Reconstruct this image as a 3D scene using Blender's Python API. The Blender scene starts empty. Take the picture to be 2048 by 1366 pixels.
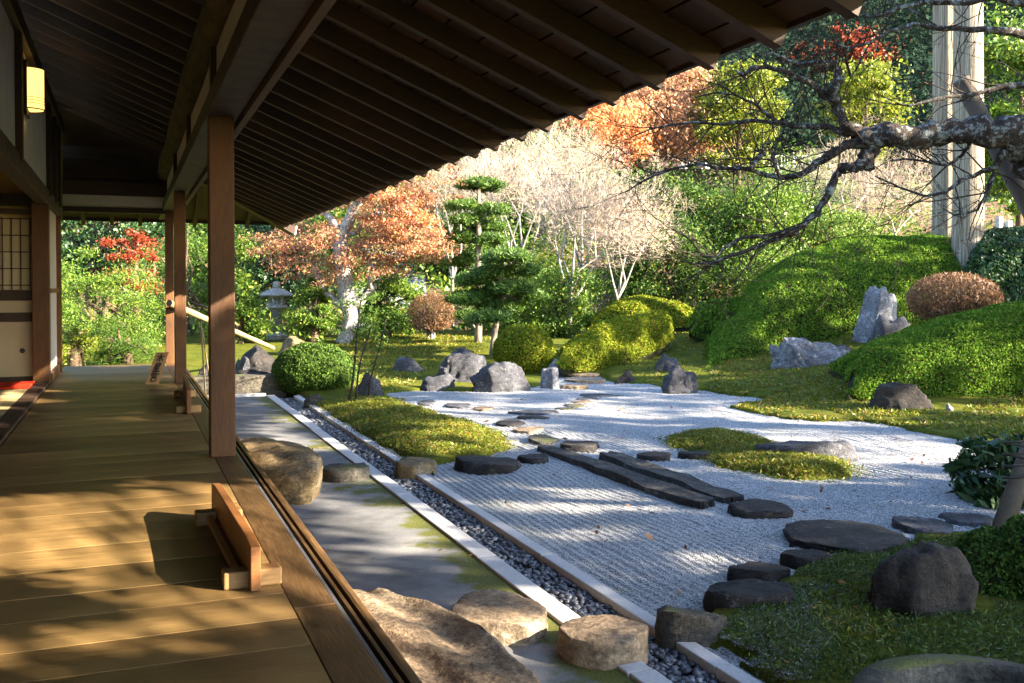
import bpy, math, random
import numpy as np
from mathutils import Vector, Matrix
random.seed(7); RNG=np.random.default_rng(11)
sc=bpy.context.scene; COL=sc.collection

# ------------------------------------------------------------------ camera, light, exposure
F=1940.; CX=1024.; PITCH=math.radians(1.05); HY=576.; CY=HY+F*math.tan(PITCH)
YAW=math.atan(771/F*math.cos(PITCH)); CAM=np.array([0,0,1.55])
FW=np.array([math.sin(YAW)*math.cos(PITCH),math.cos(YAW)*math.cos(PITCH),-math.sin(PITCH)])
RT=np.array([math.cos(YAW),-math.sin(YAW),0.]); UP=np.cross(RT,FW)
FH=np.array([math.sin(YAW),math.cos(YAW),0.])
cd=bpy.data.cameras.new('camera'); cam=bpy.data.objects.new('camera',cd); COL.objects.link(cam)
cd.sensor_width=36; cd.lens=F*36/2048; cd.clip_start=.05; cd.clip_end=600
cd.shift_y=(CY-683)/2048
cam.matrix_world=Matrix(((RT[0],UP[0],-FW[0],CAM[0]),(RT[1],UP[1],-FW[1],CAM[1]),(RT[2],UP[2],-FW[2],CAM[2]),(0,0,0,1)))
sc.camera=cam
SUN_EL=math.radians(24); SUN_AZ=math.radians(129)
SD=np.array([math.sin(SUN_AZ)*math.cos(SUN_EL),math.cos(SUN_AZ)*math.cos(SUN_EL),math.sin(SUN_EL)])
w=bpy.data.worlds.new('World'); sc.world=w; w.use_nodes=True
nt=w.node_tree; bg=nt.nodes['Background']; sky=nt.nodes.new('ShaderNodeTexSky'); sky.sky_type='NISHITA'
sky.sun_disc=False; sky.sun_elevation=SUN_EL; sky.sun_rotation=SUN_AZ; sky.ozone_density=2.0; sky.dust_density=.6; nt.links.new(sky.outputs[0],bg.inputs[0]); bg.inputs[1].default_value=.10
sl=bpy.data.lights.new('sun','SUN'); sl.energy=5; sl.angle=math.radians(.53); sl.color=(1,.87,.68)
so=bpy.data.objects.new('sun',sl); COL.objects.link(so); so.rotation_euler=Vector(SD).to_track_quat('Z','Y').to_euler()
sc.view_settings.view_transform='Standard'; sc.view_settings.look='None'; sc.view_settings.gamma=1; sc.view_settings.exposure=3.1
try:
    sc.cycles.use_denoising=True; sc.cycles.denoiser='OPENIMAGEDENOISE'
except Exception: pass
sc.cycles.max_bounces=6; sc.cycles.diffuse_bounces=3; sc.cycles.transmission_bounces=3; sc.cycles.caustics_reflective=False; sc.cycles.caustics_refractive=False

# ------------------------------------------------------------------ pixels to places
def ray(px,py): return FW+RT*(px-CX)/F-UP*(py-CY)/F
def gp(px,py,z=0.):
    d=ray(px,py); return CAM+d*((z-CAM[2])/d[2])
def P(px,py,dep): return CAM+ray(px,py)*dep
def aty(px,py,y):
    d=ray(px,py); return CAM+d*(y/d[1])
def depth(p): return float((np.asarray(p)-CAM)@FW)

# ------------------------------------------------------------------ noise
def _h(i,j,k,s):
    n=(i*374761393+j*668265263+k*2147483647*3+s*974711)&0xffffffff
    n=((n^(n>>13))*1274126177)&0xffffffff
    return ((n^(n>>16))&0xffff)/65535.
def vnoise(p,s=0):
    p=np.asarray(p,float); i=np.floor(p).astype(np.int64); f=p-i; f=f*f*(3-2*f); r=0
    for a in (0,1):
        for b in (0,1):
            for c in (0,1):
                wt=(f[:,0] if a else 1-f[:,0])*(f[:,1] if b else 1-f[:,1])*(f[:,2] if c else 1-f[:,2])
                r=r+wt*_h(i[:,0]+a,i[:,1]+b,i[:,2]+c,s)
    return r*2-1
def fbm(p,s=0,o=3):
    r=0;a=1
    for k in range(o): r=r+a*vnoise(p*(2**k),s+k*17); a*=.5
    return r
def sstep(a,b,x):
    t=np.clip((x-a)/(b-a),0,1); return t*t*(3-2*t)

# ------------------------------------------------------------------ mesh helpers
def mesh_np(name,V,Fq,mat,smooth=False):
    V=np.asarray(V,np.float32); Fq=np.asarray(Fq,np.int32); k=Fq.shape[1]
    m=bpy.data.meshes.new(name); m.vertices.add(len(V)); m.vertices.foreach_set('co',V.ravel())
    m.loops.add(Fq.size); m.loops.foreach_set('vertex_index',Fq.ravel())
    m.polygons.add(len(Fq)); m.polygons.foreach_set('loop_start',np.arange(0,Fq.size,k,dtype=np.int32))
    try: m.polygons.foreach_set('loop_total',np.full(len(Fq),k,np.int32))
    except Exception: pass
    if smooth: m.polygons.foreach_set('use_smooth',np.ones(len(Fq),bool))
    m.update(calc_edges=True)
    if mat: m.materials.append(mat)
    return m
def link(name,m,parent=None):
    o=bpy.data.objects.new(name,m); COL.objects.link(o)
    if parent: o.parent=parent
    return o
def tag(o,label=None,cat=None,group=None,kind=None):
    if label: o['label']=label
    if cat: o['category']=cat
    if group: o['group']=group
    if kind: o['kind']=kind
    return o
def thing(name,label,cat,loc=(0,0,0),group=None):
    o=bpy.data.objects.new(name,None); COL.objects.link(o); o.location=[float(a) for a in loc]; o.empty_display_size=.1
    return tag(o,label,cat,group)
class MB:
    def __init__(s): s.v=[]; s.f=[]
    def box(s,c,d,R=None,bev=0):
        c=np.array(c,float); d=np.array(d,float)/2; n=len(s.v)
        for x in (-1,1):
            for y in (-1,1):
                for z in (-1,1):
                    q=np.array([x,y,z])*d
                    if R is not None: q=R@q
                    s.v.append(c+q)
        s.f+=[[n+a for a in q] for q in ((0,1,3,2),(4,6,7,5),(0,4,5,1),(2,3,7,6),(0,2,6,4),(1,5,7,3))]; return s
    def quadbar(s,a,b,wd,ht,side=(0,1,0)):
        a=np.array(a,float);b=np.array(b,float);d=b-a;d/=np.linalg.norm(d); sd=np.array(side,float); u=np.cross(d,sd); u/=np.linalg.norm(u); n=len(s.v)
        for p in (a,b):
            for q in ((-1,-1),(1,-1),(1,1),(-1,1)): s.v.append(p+sd*q[0]*wd/2+u*q[1]*ht/2)
        s.f+=[[n+a for a in q] for q in ((0,1,2,3),(7,6,5,4),(0,4,5,1),(1,5,6,2),(2,6,7,3),(3,7,4,0))]; return s
    def tube(s,pts,rad,n=8,cap=True,jit=0):
        pts=[np.array(p,float) for p in pts]; k0=len(s.v); prev=None
        for i,p in enumerate(pts):
            t=pts[min(i+1,len(pts)-1)]-pts[max(i-1,0)]; t=t/(np.linalg.norm(t)+1e-9)
            if prev is None:
                a=np.array([0,0,1.]) if abs(t[2])<.9 else np.array([1.,0,0]); u=np.cross(t,a)
            else: u=prev-t*(prev@t)
            u/=np.linalg.norm(u)+1e-9; prev=u; v=np.cross(t,u)
            for j in range(n):
                an=2*math.pi*j/n; r=rad[i]*(1+jit*random.uniform(-1,1)); s.v.append(p+(u*math.cos(an)+v*math.sin(an))*r)
        for i in range(len(pts)-1):
            for j in range(n):
                a=k0+i*n+j;b=k0+i*n+(j+1)%n; s.f.append([a,b,b+n,a+n])
        if cap: s.f.append([k0+j for j in range(n)][::-1]); s.f.append([k0+(len(pts)-1)*n+j for j in range(n)])
        return s
    def lathe(s,prof,c,n=16,sq=None):
        k0=len(s.v)
        for r,z in prof:
            for j in range(n):
                an=2*math.pi*(j+.5)/n; s.v.append(np.array(c)+np.array([math.cos(an)*r,math.sin(an)*r,z]))
        for i in range(len(prof)-1):
            for j in range(n):
                a=k0+i*n+j;b=k0+i*n+(j+1)%n; s.f.append([a,b,b+n,a+n])
        s.f.append([k0+j for j in range(n)][::-1]); s.f.append([k0+(len(prof)-1)*n+j for j in range(n)]); return s
    def build(s,name,mat,parent=None,smooth=False,bevel=0,loc=None):
        m=bpy.data.meshes.new(name); V=[tuple(map(float,v)) for v in s.v]
        if loc is not None: V=[(v[0]-loc[0],v[1]-loc[1],v[2]-loc[2]) for v in V]
        m.from_pydata(V,[],s.f); m.update()
        if smooth:
            m.polygons.foreach_set('use_smooth',np.ones(len(m.polygons),bool))
        if mat: m.materials.append(mat)
        o=link(name,m,parent)
        if loc is not None: o.location=[float(a) for a in loc]
        if bevel:
            b=o.modifiers.new('bevel','BEVEL'); b.width=bevel; b.segments=2; b.limit_method='ANGLE'
        return o
def under(o,parent):
    """parent o keeping its world place (parents here carry a location only)"""
    o.parent=parent; o.location=[o.location[i]-parent.location[i] for i in range(3)]; return o

# ------------------------------------------------------------------ materials
def M(name,build):
    m=bpy.data.materials.new(name); m.use_nodes=True; nt=m.node_tree; build(nt,nt.nodes['Principled BSDF'],nt.nodes,nt.links); return m
def ramp(N,L,src,stops):
    r=N.new('ShaderNodeValToRGB'); e=r.color_ramp.elements
    while len(e)<len(stops): e.new(.5)
    for i,(p,c) in enumerate(stops): e[i].position=p; e[i].color=(*c,1)
    L.new(src,r.inputs[0]); return r.outputs[0]
def noise(N,L,scale,detail=4,rough=.6,co=None,vec=(1,1,1)):
    n=N.new('ShaderNodeTexNoise'); n.inputs['Scale'].default_value=scale; n.inputs['Detail'].default_value=detail; n.inputs['Roughness'].default_value=rough
    t=N.new('ShaderNodeTexCoord'); mp=N.new('ShaderNodeMapping'); mp.inputs['Scale'].default_value=vec
    L.new(t.outputs[co or 'Object'],mp.inputs[0]); L.new(mp.outputs[0],n.inputs['Vector']); return n.outputs['Fac']
def bump(N,L,b,src,st=.4,dist=.02):
    k=N.new('ShaderNodeBump'); k.inputs['Strength'].default_value=st; k.inputs['Distance'].default_value=dist; L.new(src,k.inputs['Height']); L.new(k.outputs[0],b.inputs['Normal'])
def mixc(N,L,fac,a,b,mode='MIX'):
    x=N.new('ShaderNodeMix'); x.data_type='RGBA'; x.blend_type=mode
    if isinstance(fac,(int,float)): x.inputs[0].default_value=fac
    else: L.new(fac,x.inputs[0])
    for i,s in ((6,a),(7,b)):
        if isinstance(s,tuple): x.inputs[i].default_value=(*s,1)
        else: L.new(s,x.inputs[i])
    return x.outputs[2]
def wood(name,c0,c1,vec=(1,1,1),rough=.55,scale=6,knots=False,spec=.4,bs=.25):
    def f(nt,b,N,L):
        g=noise(N,L,scale,6,.65,vec=vec); big=noise(N,L,1.3,3,.5); fine=noise(N,L,scale*5,3,.6,vec=vec)
        c=ramp(N,L,g,[(.3,c0),(.7,c1)]); c=mixc(N,L,.5,c,ramp(N,L,fine,[(.38,tuple(x*.45 for x in c0)),(.62,c1)])); c=mixc(N,L,.45,c,ramp(N,L,big,[(.35,tuple(x*.6 for x in c0)),(.65,tuple(min(1,x*1.15) for x in c1))]))
        if knots:
            v=N.new('ShaderNodeTexVoronoi'); v.inputs['Scale'].default_value=1.6; t=N.new('ShaderNodeTexCoord'); mp=N.new('ShaderNodeMapping'); mp.inputs['Scale'].default_value=(.45,1.5,.5); L.new(t.outputs['Object'],mp.inputs[0]); L.new(mp.outputs[0],v.inputs['Vector'])
            k=ramp(N,L,v.outputs['Distance'],[(.05,(1,1,1)),(.10,(0,0,0))]); c=mixc(N,L,k,c,(.09,.03,.012))
        oi=N.new('ShaderNodeObjectInfo'); c=mixc(N,L,1.0,c,ramp(N,L,oi.outputs['Random'],[(0,(.48,.47,.46)),(1,(1.0,1.0,1.0))]),'MULTIPLY')
        L.new(c,b.inputs['Base Color']); L.new(ramp(N,L,g,[(.2,(rough-.12,)*3),(.8,(rough+.12,)*3)]),b.inputs['Roughness']); b.inputs['Specular IOR Level'].default_value=spec
        bump(N,L,b,fine,bs,.004)
    return M(name,f)
W_FLOOR=wood('floor_wood',(.075,.037,.013),(.42,.265,.10),(.45,17,9),.42,3.3,True,.35,.8)
W_EDGE=wood('edge_wood',(.045,.023,.010),(.19,.108,.045),(9,.7,9),.42,3)
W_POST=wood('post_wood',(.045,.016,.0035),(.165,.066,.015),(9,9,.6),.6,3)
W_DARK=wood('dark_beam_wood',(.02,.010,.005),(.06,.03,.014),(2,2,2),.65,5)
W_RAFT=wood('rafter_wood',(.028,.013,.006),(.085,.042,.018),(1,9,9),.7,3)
W_LIGHT=wood('pale_cypress_wood',(.36,.20,.07),(.50,.30,.125),(9,.8,9),.55,3)
W_RED=wood('barrier_wood',(.20,.075,.02),(.33,.14,.045),(9,.8,9),.5,3)
W_POLE=wood('weathered_pole',(.08,.06,.042),(.18,.14,.10),(6,6,.8),.8,4)
def plain(name,c,r=.6,sp=.4,var=.15,sc_=5,bs=0,c2=None):
    def f(nt,b,N,L):
        n=noise(N,L,sc_,5,.65); L.new(ramp(N,L,n,[(.3,tuple(x*(1-var) for x in c)),(.7,c2 or tuple(min(1,x*(1+var)) for x in c))]),b.inputs['Base Color']); b.inputs['Roughness'].default_value=r; b.inputs['Specular IOR Level'].default_value=sp
        if bs: bump(N,L,b,noise(N,L,sc_*12,4,.6),bs,.01)
    return M(name,f)
PLASTER=plain('plaster',(.52,.48,.42),.9,.2,.1,3,.1)
TANWALL=plain('tan_plaster',(.50,.36,.17),.9,.2,.1,3)
PAPER=plain('shoji_paper',(.36,.31,.21),.9,.2,.06,4)
FUSUMA=plain('fusuma_paper',(.33,.28,.19),.85,.2,.06,4)
BLACK=plain('black_lacquer_and_hollow_shade',(.012,.010,.010),.4)
RED=plain('red_felt',(.55,.035,.012),.95,.1,.2,30,.3)
TATAMI=plain('tatami',(.40,.31,.15),.8,.3,.15,40)
INK=plain('ink',(.012,.011,.012),.7)
BAMBOO=plain('bamboo',(.30,.22,.09),.45,.4,.3,7,.05,(.42,.33,.17))
ROPE=plain('rope',(.05,.04,.03),.9)
METAL=plain('rail_metal',(.10,.10,.11),.35,.6)
GRANITE=plain('granite',(.43,.42,.42),.8,.3,.16,60,.25)
WHITEST=plain('white_stone',(.40,.40,.41),.8,.3,.12,6,.1)
def lampmat(nt,b,N,L):
    b.inputs['Base Color'].default_value=(.9,.75,.4,1); b.inputs['Emission Color'].default_value=(1,.60,.13,1)
    t=N.new('ShaderNodeTexCoord'); s=N.new('ShaderNodeSeparateXYZ'); L.new(t.outputs['Generated'],s.inputs[0])
    b.inputs['Emission Strength'].default_value=.33
LAMP=M('lamp_paper',lampmat)
def slabmat(nt,b,N,L):
    g=noise(N,L,1.2,6,.65); f=noise(N,L,90,3,.7); c=ramp(N,L,g,[(.28,(.06,.06,.062)),(.46,(.15,.15,.155)),(.6,(.22,.215,.21)),(.74,(.31,.295,.265))])
    c=mixc(N,L,.35,c,ramp(N,L,f,[(.3,(.12,.12,.12)),(.7,(.6,.6,.6))]),'OVERLAY')
    ms=noise(N,L,.75,5,.7); t=N.new('ShaderNodeTexCoord'); s=N.new('ShaderNodeSeparateXYZ'); L.new(t.outputs['Object'],s.inputs[0])
    mr=N.new('ShaderNodeMapRange'); mr.inputs[1].default_value=1.35; mr.inputs[2].default_value=1.85; mr.inputs[3].default_value=-.12; mr.inputs[4].default_value=.16; L.new(s.outputs[0],mr.inputs[0])
    a=N.new('ShaderNodeMath'); a.operation='ADD'; L.new(ms,a.inputs[0]); L.new(mr.outputs[0],a.inputs[1])
    k=ramp(N,L,a.outputs[0],[(.555,(0,0,0)),(.62,(1,1,1))]); mc=ramp(N,L,f,[(.35,(.035,.05,.008)),(.65,(.13,.125,.025))])
    L.new(mixc(N,L,k,c,mc),b.inputs['Base Color']); b.inputs['Roughness'].default_value=.85; b.inputs['Specular IOR Level'].default_value=.25; bump(N,L,b,f,.35,.006)
SLAB=M('worn_paving',slabmat)
def gravmat(nt,b,N,L):
    f=noise(N,L,75,2,.8); m=noise(N,L,1.1,5,.65); v=N.new('ShaderNodeTexVoronoi'); v.inputs['Scale'].default_value=120; t=N.new('ShaderNodeTexCoord'); L.new(t.outputs['Object'],v.inputs['Vector'])
    bw=N.new('ShaderNodeRGBToBW'); L.new(v.outputs['Color'],bw.inputs[0]); c=ramp(N,L,bw.outputs[0],[(.15,(.15,.15,.155)),(.5,(.33,.33,.335)),(.9,(.55,.55,.55))])
    c=mixc(N,L,ramp(N,L,m,[(.52,(0,0,0)),(.75,(.30,.30,.30))]),c,(.20,.21,.13))
    L.new(c,b.inputs['Base Color']); b.inputs['Roughness'].default_value=.9; b.inputs['Specular IOR Level'].default_value=.2
    bump(N,L,b,v.outputs['Distance'],.9,.012)
GRAVEL=M('pale_gravel',gravmat)
def mossmat(nt,b,N,L):
    f=noise(N,L,38,4,.75); m=noise(N,L,1.5,6,.7); m2=noise(N,L,5,4,.65)
    c=ramp(N,L,m,[(.30,(.04,.065,.012)),(.46,(.095,.135,.016)),(.60,(.15,.145,.025)),(.72,(.13,.07,.03))])
    c=mixc(N,L,.55,c,ramp(N,L,m2,[(.32,(.035,.045,.012)),(.55,(.13,.14,.02)),(.75,(.20,.14,.04))]))
    c=mixc(N,L,.6,c,ramp(N,L,f,[(.3,(.12,.12,.12)),(.7,(.88,.88,.88))]),'OVERLAY')
    L.new(c,b.inputs['Base Color']); c=mixc(N,L,1.,c,(.72,.72,.45),'MULTIPLY'); L.new(c,b.inputs['Base Color']); b.inputs['Roughness'].default_value=.95; b.inputs['Specular IOR Level'].default_value=.1; bump(N,L,b,f,1,.03)
MOSS=M('moss_ground',mossmat)
def soilmat(nt,b,N,L):
    f=noise(N,L,30,5,.75); L.new(ramp(N,L,f,[(.3,(.035,.022,.012)),(.5,(.11,.06,.03)),(.7,(.20,.10,.045))]),b.inputs['Base Color']); b.inputs['Roughness'].default_value=1; bump(N,L,b,f,.8,.03)
SOIL=M('leafy_soil',soilmat)
def rockmat(name,c0,c1,c2,lich=.0,lc=(.45,.46,.47),sc_=2.2,moss=0,bs=.7):
    def f(nt,b,N,L):
        g=noise(N,L,sc_,8,.7); v=noise(N,L,sc_*6,6,.75,vec=(1,1,2.2)); c=ramp(N,L,g,[(.3,c0),(.52,c1),(.74,c2)])
        c=mixc(N,L,.7,c,ramp(N,L,v,[(.32,(.1,.1,.1)),(.68,(.9,.9,.9))]),'OVERLAY')
        c=mixc(N,L,.55,c,ramp(N,L,noise(N,L,sc_*24,4,.75),[(.36,(.12,.12,.12)),(.64,(.88,.88,.88))]),'OVERLAY')
        if lich: c=mixc(N,L,ramp(N,L,noise(N,L,sc_*3.2,7,.75),[(.62-lich,(0,0,0)),(.70-lich,(1,1,1))]),c,lc)
        if moss:
            ge=N.new('ShaderNodeNewGeometry'); s=N.new('ShaderNodeSeparateXYZ'); L.new(ge.outputs['Normal'],s.inputs[0])
            a=N.new('ShaderNodeMath'); a.operation='MULTIPLY'; L.new(s.outputs[2],a.inputs[0]); L.new(noise(N,L,4,5,.7),a.inputs[1])
            c=mixc(N,L,ramp(N,L,a.outputs[0],[(.55-moss*.2,(0,0,0)),(.66-moss*.2,(1,1,1))]),c,(.09,.095,.02))
        L.new(c,b.inputs['Base Color']); b.inputs['Roughness'].default_value=.8; b.inputs['Specular IOR Level'].default_value=.35
        h=mixc(N,L,.5,g,v); bump(N,L,b,mixc(N,L,.4,h,noise(N,L,sc_*22,4,.7)),bs,.06)
    return M(name,f)
R_TAN=rockmat('tan_rock',(.08,.052,.032),(.19,.135,.085),(.29,.225,.15),.0,sc_=1.6,bs=.45)
R_BROWN=rockmat('ochre_rock',(.05,.032,.016),(.14,.095,.042),(.25,.21,.15),.0,sc_=1.8,bs=.5)
R_DARK=rockmat('dark_rock',(.008,.007,.008),(.026,.022,.021),(.075,.062,.052),.03,(.13,.12,.11),4.,bs=1.)
R_BLACK=rockmat('black_rock',(.012,.010,.009),(.028,.022,.018),(.06,.045,.034),.0,(.25,.26,.25),2.2)
R_GREY=rockmat('blue_grey_rock',(.016,.016,.020),(.055,.055,.063),(.15,.15,.165),.03,(.22,.22,.23),2.4,bs=1.)
R_WHITE=rockmat('pale_rock',(.06,.06,.066),(.18,.18,.195),(.33,.33,.355),.07,(.42,.42,.44),2.4,bs=1.)
R_MOSSY=rockmat('mossy_rock',(.02,.018,.015),(.06,.052,.04),(.13,.115,.085),.0,sc_=2.2,moss=.4)
R_SLAB=rockmat('slab_rock',(.022,.019,.018),(.06,.053,.048),(.15,.135,.12),.05,(.20,.19,.175),5.,bs=1.)
R_FAR=rockmat('lantern_stone',(.20,.20,.18),(.34,.34,.31),(.48,.48,.43),.03,(.42,.43,.38),2.5)
def leafmat(name,stops,trans=.3,rough=.5,spec=.35):
    def f(nt,b,N,L):
        ge=N.new('ShaderNodeNewGeometry'); c=ramp(N,L,ge.outputs['Random Per Island'],stops)
        big=noise(N,L,1.3,4,.65); c=mixc(N,L,.6,c,mixc(N,L,big,(.35,.42,.40),(1.55,1.45,1.2)),'MULTIPLY')
        L.new(c,b.inputs['Base Color']); b.inputs['Roughness'].default_value=rough; b.inputs['Specular IOR Level'].default_value=spec
        t=N.new('ShaderNodeBsdfTranslucent'); L.new(c,t.inputs[0]); ms=N.new('ShaderNodeMixShader'); ms.inputs[0].default_value=trans
        L.new(b.outputs[0],ms.inputs[1]); L.new(t.outputs[0],ms.inputs[2]); L.new(ms.outputs[0],N['Material Output'].inputs[0])
    return M(name,f)
L_AZ=leafmat('azalea_leaves',[(0,(.045,.095,.010)),(.5,(.09,.18,.016)),(.85,(.15,.26,.024)),(.985,(.20,.26,.03)),(1,(.32,.15,.05))],.25,.8,.1)
L_AZD=leafmat('dark_azalea_leaves',[(0,(.025,.06,.010)),(.6,(.06,.12,.018)),(1,(.12,.18,.03))],.2,.75,.15)
L_AZY=leafmat('yellowing_azalea_leaves',[(0,(.07,.11,.008)),(.5,(.15,.20,.014)),(.85,(.25,.28,.02)),(1,(.32,.18,.03))],.25,.8,.1)
L_CAM=leafmat('glossy_leaves',[(0,(.012,.035,.012)),(.5,(.025,.07,.022)),(.9,(.06,.12,.035)),(1,(.10,.16,.04))],.15,.42,.4)
L_DKG=leafmat('deep_green_leaves',[(0,(.02,.055,.010)),(.5,(.05,.11,.018)),(.85,(.11,.18,.03)),(1,(.24,.26,.06))],.3,.65,.15)
L_PCH=leafmat('peach_maple_leaves',[(0,(.45,.17,.08)),(.4,(.55,.30,.17)),(1,(.62,.45,.30))],.45)
L_GRN=leafmat('green_leaves',[(0,(.045,.10,.012)),(.5,(.10,.19,.02)),(.85,(.18,.27,.03)),(1,(.32,.33,.06))],.35)
L_YEL=leafmat('yellow_green_leaves',[(0,(.08,.13,.012)),(.5,(.18,.23,.02)),(1,(.36,.36,.05))],.4)
L_MAP=leafmat('fading_maple_leaves',[(0,(.20,.06,.042)),(.3,(.33,.12,.075)),(.6,(.41,.19,.105)),(.85,(.45,.28,.12)),(1,(.22,.22,.07))],.4)
L_ORG=leafmat('orange_maple_leaves',[(0,(.45,.10,.04)),(.4,(.58,.23,.09)),(.75,(.64,.38,.18)),(1,(.65,.50,.30))],.45)
L_RED=leafmat('red_maple_leaves',[(0,(.22,.025,.012)),(.6,(.34,.06,.025)),(1,(.38,.13,.05))],.4)
L_PINE=leafmat('pine_needles',[(0,(.02,.055,.008)),(.5,(.055,.125,.014)),(1,(.14,.22,.03))],.15)
L_FAR=leafmat('hillside_leaves',[(0,(.010,.022,.017)),(.6,(.020,.040,.028)),(.97,(.036,.054,.032)),(1,(.10,.05,.025))],.1,1.,.0)
L_BRN=leafmat('brown_twig_leaves',[(0,(.10,.05,.028)),(.6,(.19,.10,.05)),(1,(.27,.14,.06))],.2)
L_MOSS=leafmat('moss_tufts',[(0,(.05,.075,.006)),(.4,(.12,.17,.010)),(.7,(.22,.235,.015)),(.88,(.24,.15,.03)),(1,(.15,.06,.025))],.3)
L_MOSSG=leafmat('bright_moss_tufts',[(0,(.018,.04,.012)),(.5,(.05,.10,.016)),(.85,(.10,.16,.02)),(1,(.12,.07,.03))],.3)
L_SHADE=leafmat('cedar_foliage',[(0,(.02,.045,.015)),(1,(.07,.10,.03))],.15)
L_LITTER=leafmat('fallen_leaves',[(0,(.14,.06,.025)),(.6,(.25,.10,.035)),(1,(.36,.17,.06))],.2)
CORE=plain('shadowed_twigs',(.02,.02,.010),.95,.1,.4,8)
def barkmat(name,c0,c1,lich=0,lc=(.5,.52,.5),vec=(6,6,1),sc_=5,lsc=9):
    def f(nt,b,N,L):
        g=noise(N,L,sc_,6,.7,vec=vec); c=ramp(N,L,g,[(.32,c0),(.68,c1)])
        if lich: c=mixc(N,L,ramp(N,L,noise(N,L,lsc,6,.8),[(.64-lich,(0,0,0)),(.70-lich,(1,1,1))]),c,ramp(N,L,noise(N,L,40,3,.7),[(.3,tuple(x*.6 for x in lc)),(.7,lc)]))
        L.new(c,b.inputs['Base Color']); b.inputs['Roughness'].default_value=.9; b.inputs['Specular IOR Level'].default_value=.2; bump(N,L,b,g,.9,.03)
    return M(name,f)
B_PLUM=barkmat('lichened_plum_bark',(.018,.013,.011),(.065,.048,.04),.125,(.27,.30,.29),(3,3,3),8,17)
B_TWIG=barkmat('dark_twig_bark',(.02,.015,.013),(.07,.05,.04),.03,(.35,.38,.36),(3,3,3),8)
B_CEDAR=barkmat('cedar_bark',(.05,.035,.025),(.44,.38,.29),0,vec=(15,15,.28),sc_=2.8)
B_WHITE=barkmat('white_bark',(.12,.10,.085),(.44,.41,.37),.05,(.70,.69,.66),(4,4,1.5))
B_PALE=barkmat('pale_twig_bark',(.26,.20,.145),(.44,.365,.275),0,vec=(3,3,1))
B_HAZE=barkmat('fine_pale_twigs',(.36,.27,.21),(.58,.47,.38),0,vec=(1,1,1))
B_BROWN=barkmat('brown_bark',(.06,.04,.025),(.16,.11,.07),0)
B_PINE=barkmat('pine_bark',(.12,.09,.07),(.30,.25,.20),.04,(.45,.45,.42))

# ------------------------------------------------------------------ terrain
def inpoly(x,y,poly):
    r=np.zeros(len(x),bool); n=len(poly)
    for i in range(n):
        x0,y0=poly[i];x1,y1=poly[(i+1)%n]; c=((y0>y)!=(y1>y)); t=np.where(y1!=y0,(y-y0)/((y1-y0) if y1!=y0 else 1),0); r^=c&(x<(x1-x0)*t+x0)
    return r
def distpoly(x,y,poly):
    d=np.full(len(x),1e9); n=len(poly)
    for i in range(n):
        a=np.array(poly[i]);b=np.array(poly[(i+1)%n]); ab=b-a; t=np.clip(((x-a[0])*ab[0]+(y-a[1])*ab[1])/(ab@ab+1e-12),0,1)
        d=np.minimum(d,np.hypot(x-a[0]-ab[0]*t,y-a[1]-ab[1]*t))
    return d
def poly_px(pts,z=0.): return [tuple(gp(a,b,z)[:2]) for a,b in pts]
GPOLY=[(2.31,14.0)]+[(2.31,3.35),(2.42,3.3)]+poly_px([(1385,1275),(1420,1235),(1480,1195),(1570,1160),(1650,1118),(1740,1118),(1810,1100),(1830,1070),(1900,1065),(1990,1062),(2048,1062),(2170,1040),(2170,960),(2048,912),(2010,902),(1960,888),(1900,878),(1840,866),(1780,852),(1720,846),(1640,846),(1560,838),(1500,826),(1452,816),(1500,806),(1560,802),(1480,794),(1420,785),(1400,782),(1330,778),(1290,772),(1225,765),(1190,752),(1120,752),(1100,768),(1050,782),(940,786),(850,780),(780,788),(770,798),(800,806),(830,824),(900,842),(950,856),(1000,872),(1012,892),(990,912),(900,925),(830,935)])
GPOLY=[p for p in GPOLY if True]
def T(x,y):
    x=np.asarray(x,float);y=np.asarray(y,float); d=x*FH[0]+y*FH[1]; s=x*RT[0]+y*RT[1]
    p3=np.stack([x,y,x*0],1); n=fbm(p3*.8,5,4)
    z=.03+.035*n
    z+=.38*sstep(14.5,23,d)*sstep(3,-2,s-.35*d) + .28*sstep(14,20,d)*(1-sstep(3,-2,s-.35*d))
    z+=.40*np.exp(-(((x-13.2)/3.0)**2+((y-14.8)/3.2)**2))
    z+=.28*np.exp(-(((x-10.8)/1.9)**2+((y-10.8)/1.6)**2))
    z+=np.clip(d-27,0,None)*.26+np.clip(d-60,0,None)*.30
    dd=distpoly(x,y,GPOLY); ins=inpoly(x+.05*vnoise(p3*3,3),y+.05*vnoise(p3*3,9),GPOLY)
    edge=np.clip(dd/.35,0,1)
    z=np.where(ins,-.10,z*edge+(.012+.02*vnoise(p3*6,4))*(1-edge)+.02*(edge>0))
    bl=sstep(2.36,2.28,x)*sstep(14.95,14.75,y); z=z*(1-bl)-.3*bl
    far=sstep(40,-10,s)*0
    return z
def Tz(x,y): return float(T(np.array([x]),np.array([y]))[0])
xs=np.concatenate([np.arange(-120,-8,8.),np.arange(-8,2.2,.6),np.arange(2.2,14,.075),np.arange(14,24,.3),np.arange(24,60,2.),np.arange(60,301,12.)])
ys=np.concatenate([np.arange(-160,-6,11.),np.arange(-6,2.,.6),np.arange(2.,18,.075),np.arange(18,30,.3),np.arange(30,70,2.),np.arange(70,301,12.)])
X,Y=np.meshgrid(xs,ys); Zt=T(X.ravel(),Y.ravel())
nx,ny=len(xs),len(ys); ii=(np.arange(ny-1)[:,None]*nx+np.arange(nx-1)[None]).ravel()
tm=mesh_np('terrain',np.stack([X.ravel(),Y.ravel(),Zt],1),np.stack([ii,ii+1,ii+nx+1,ii+nx],1),MOSS,True)
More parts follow.
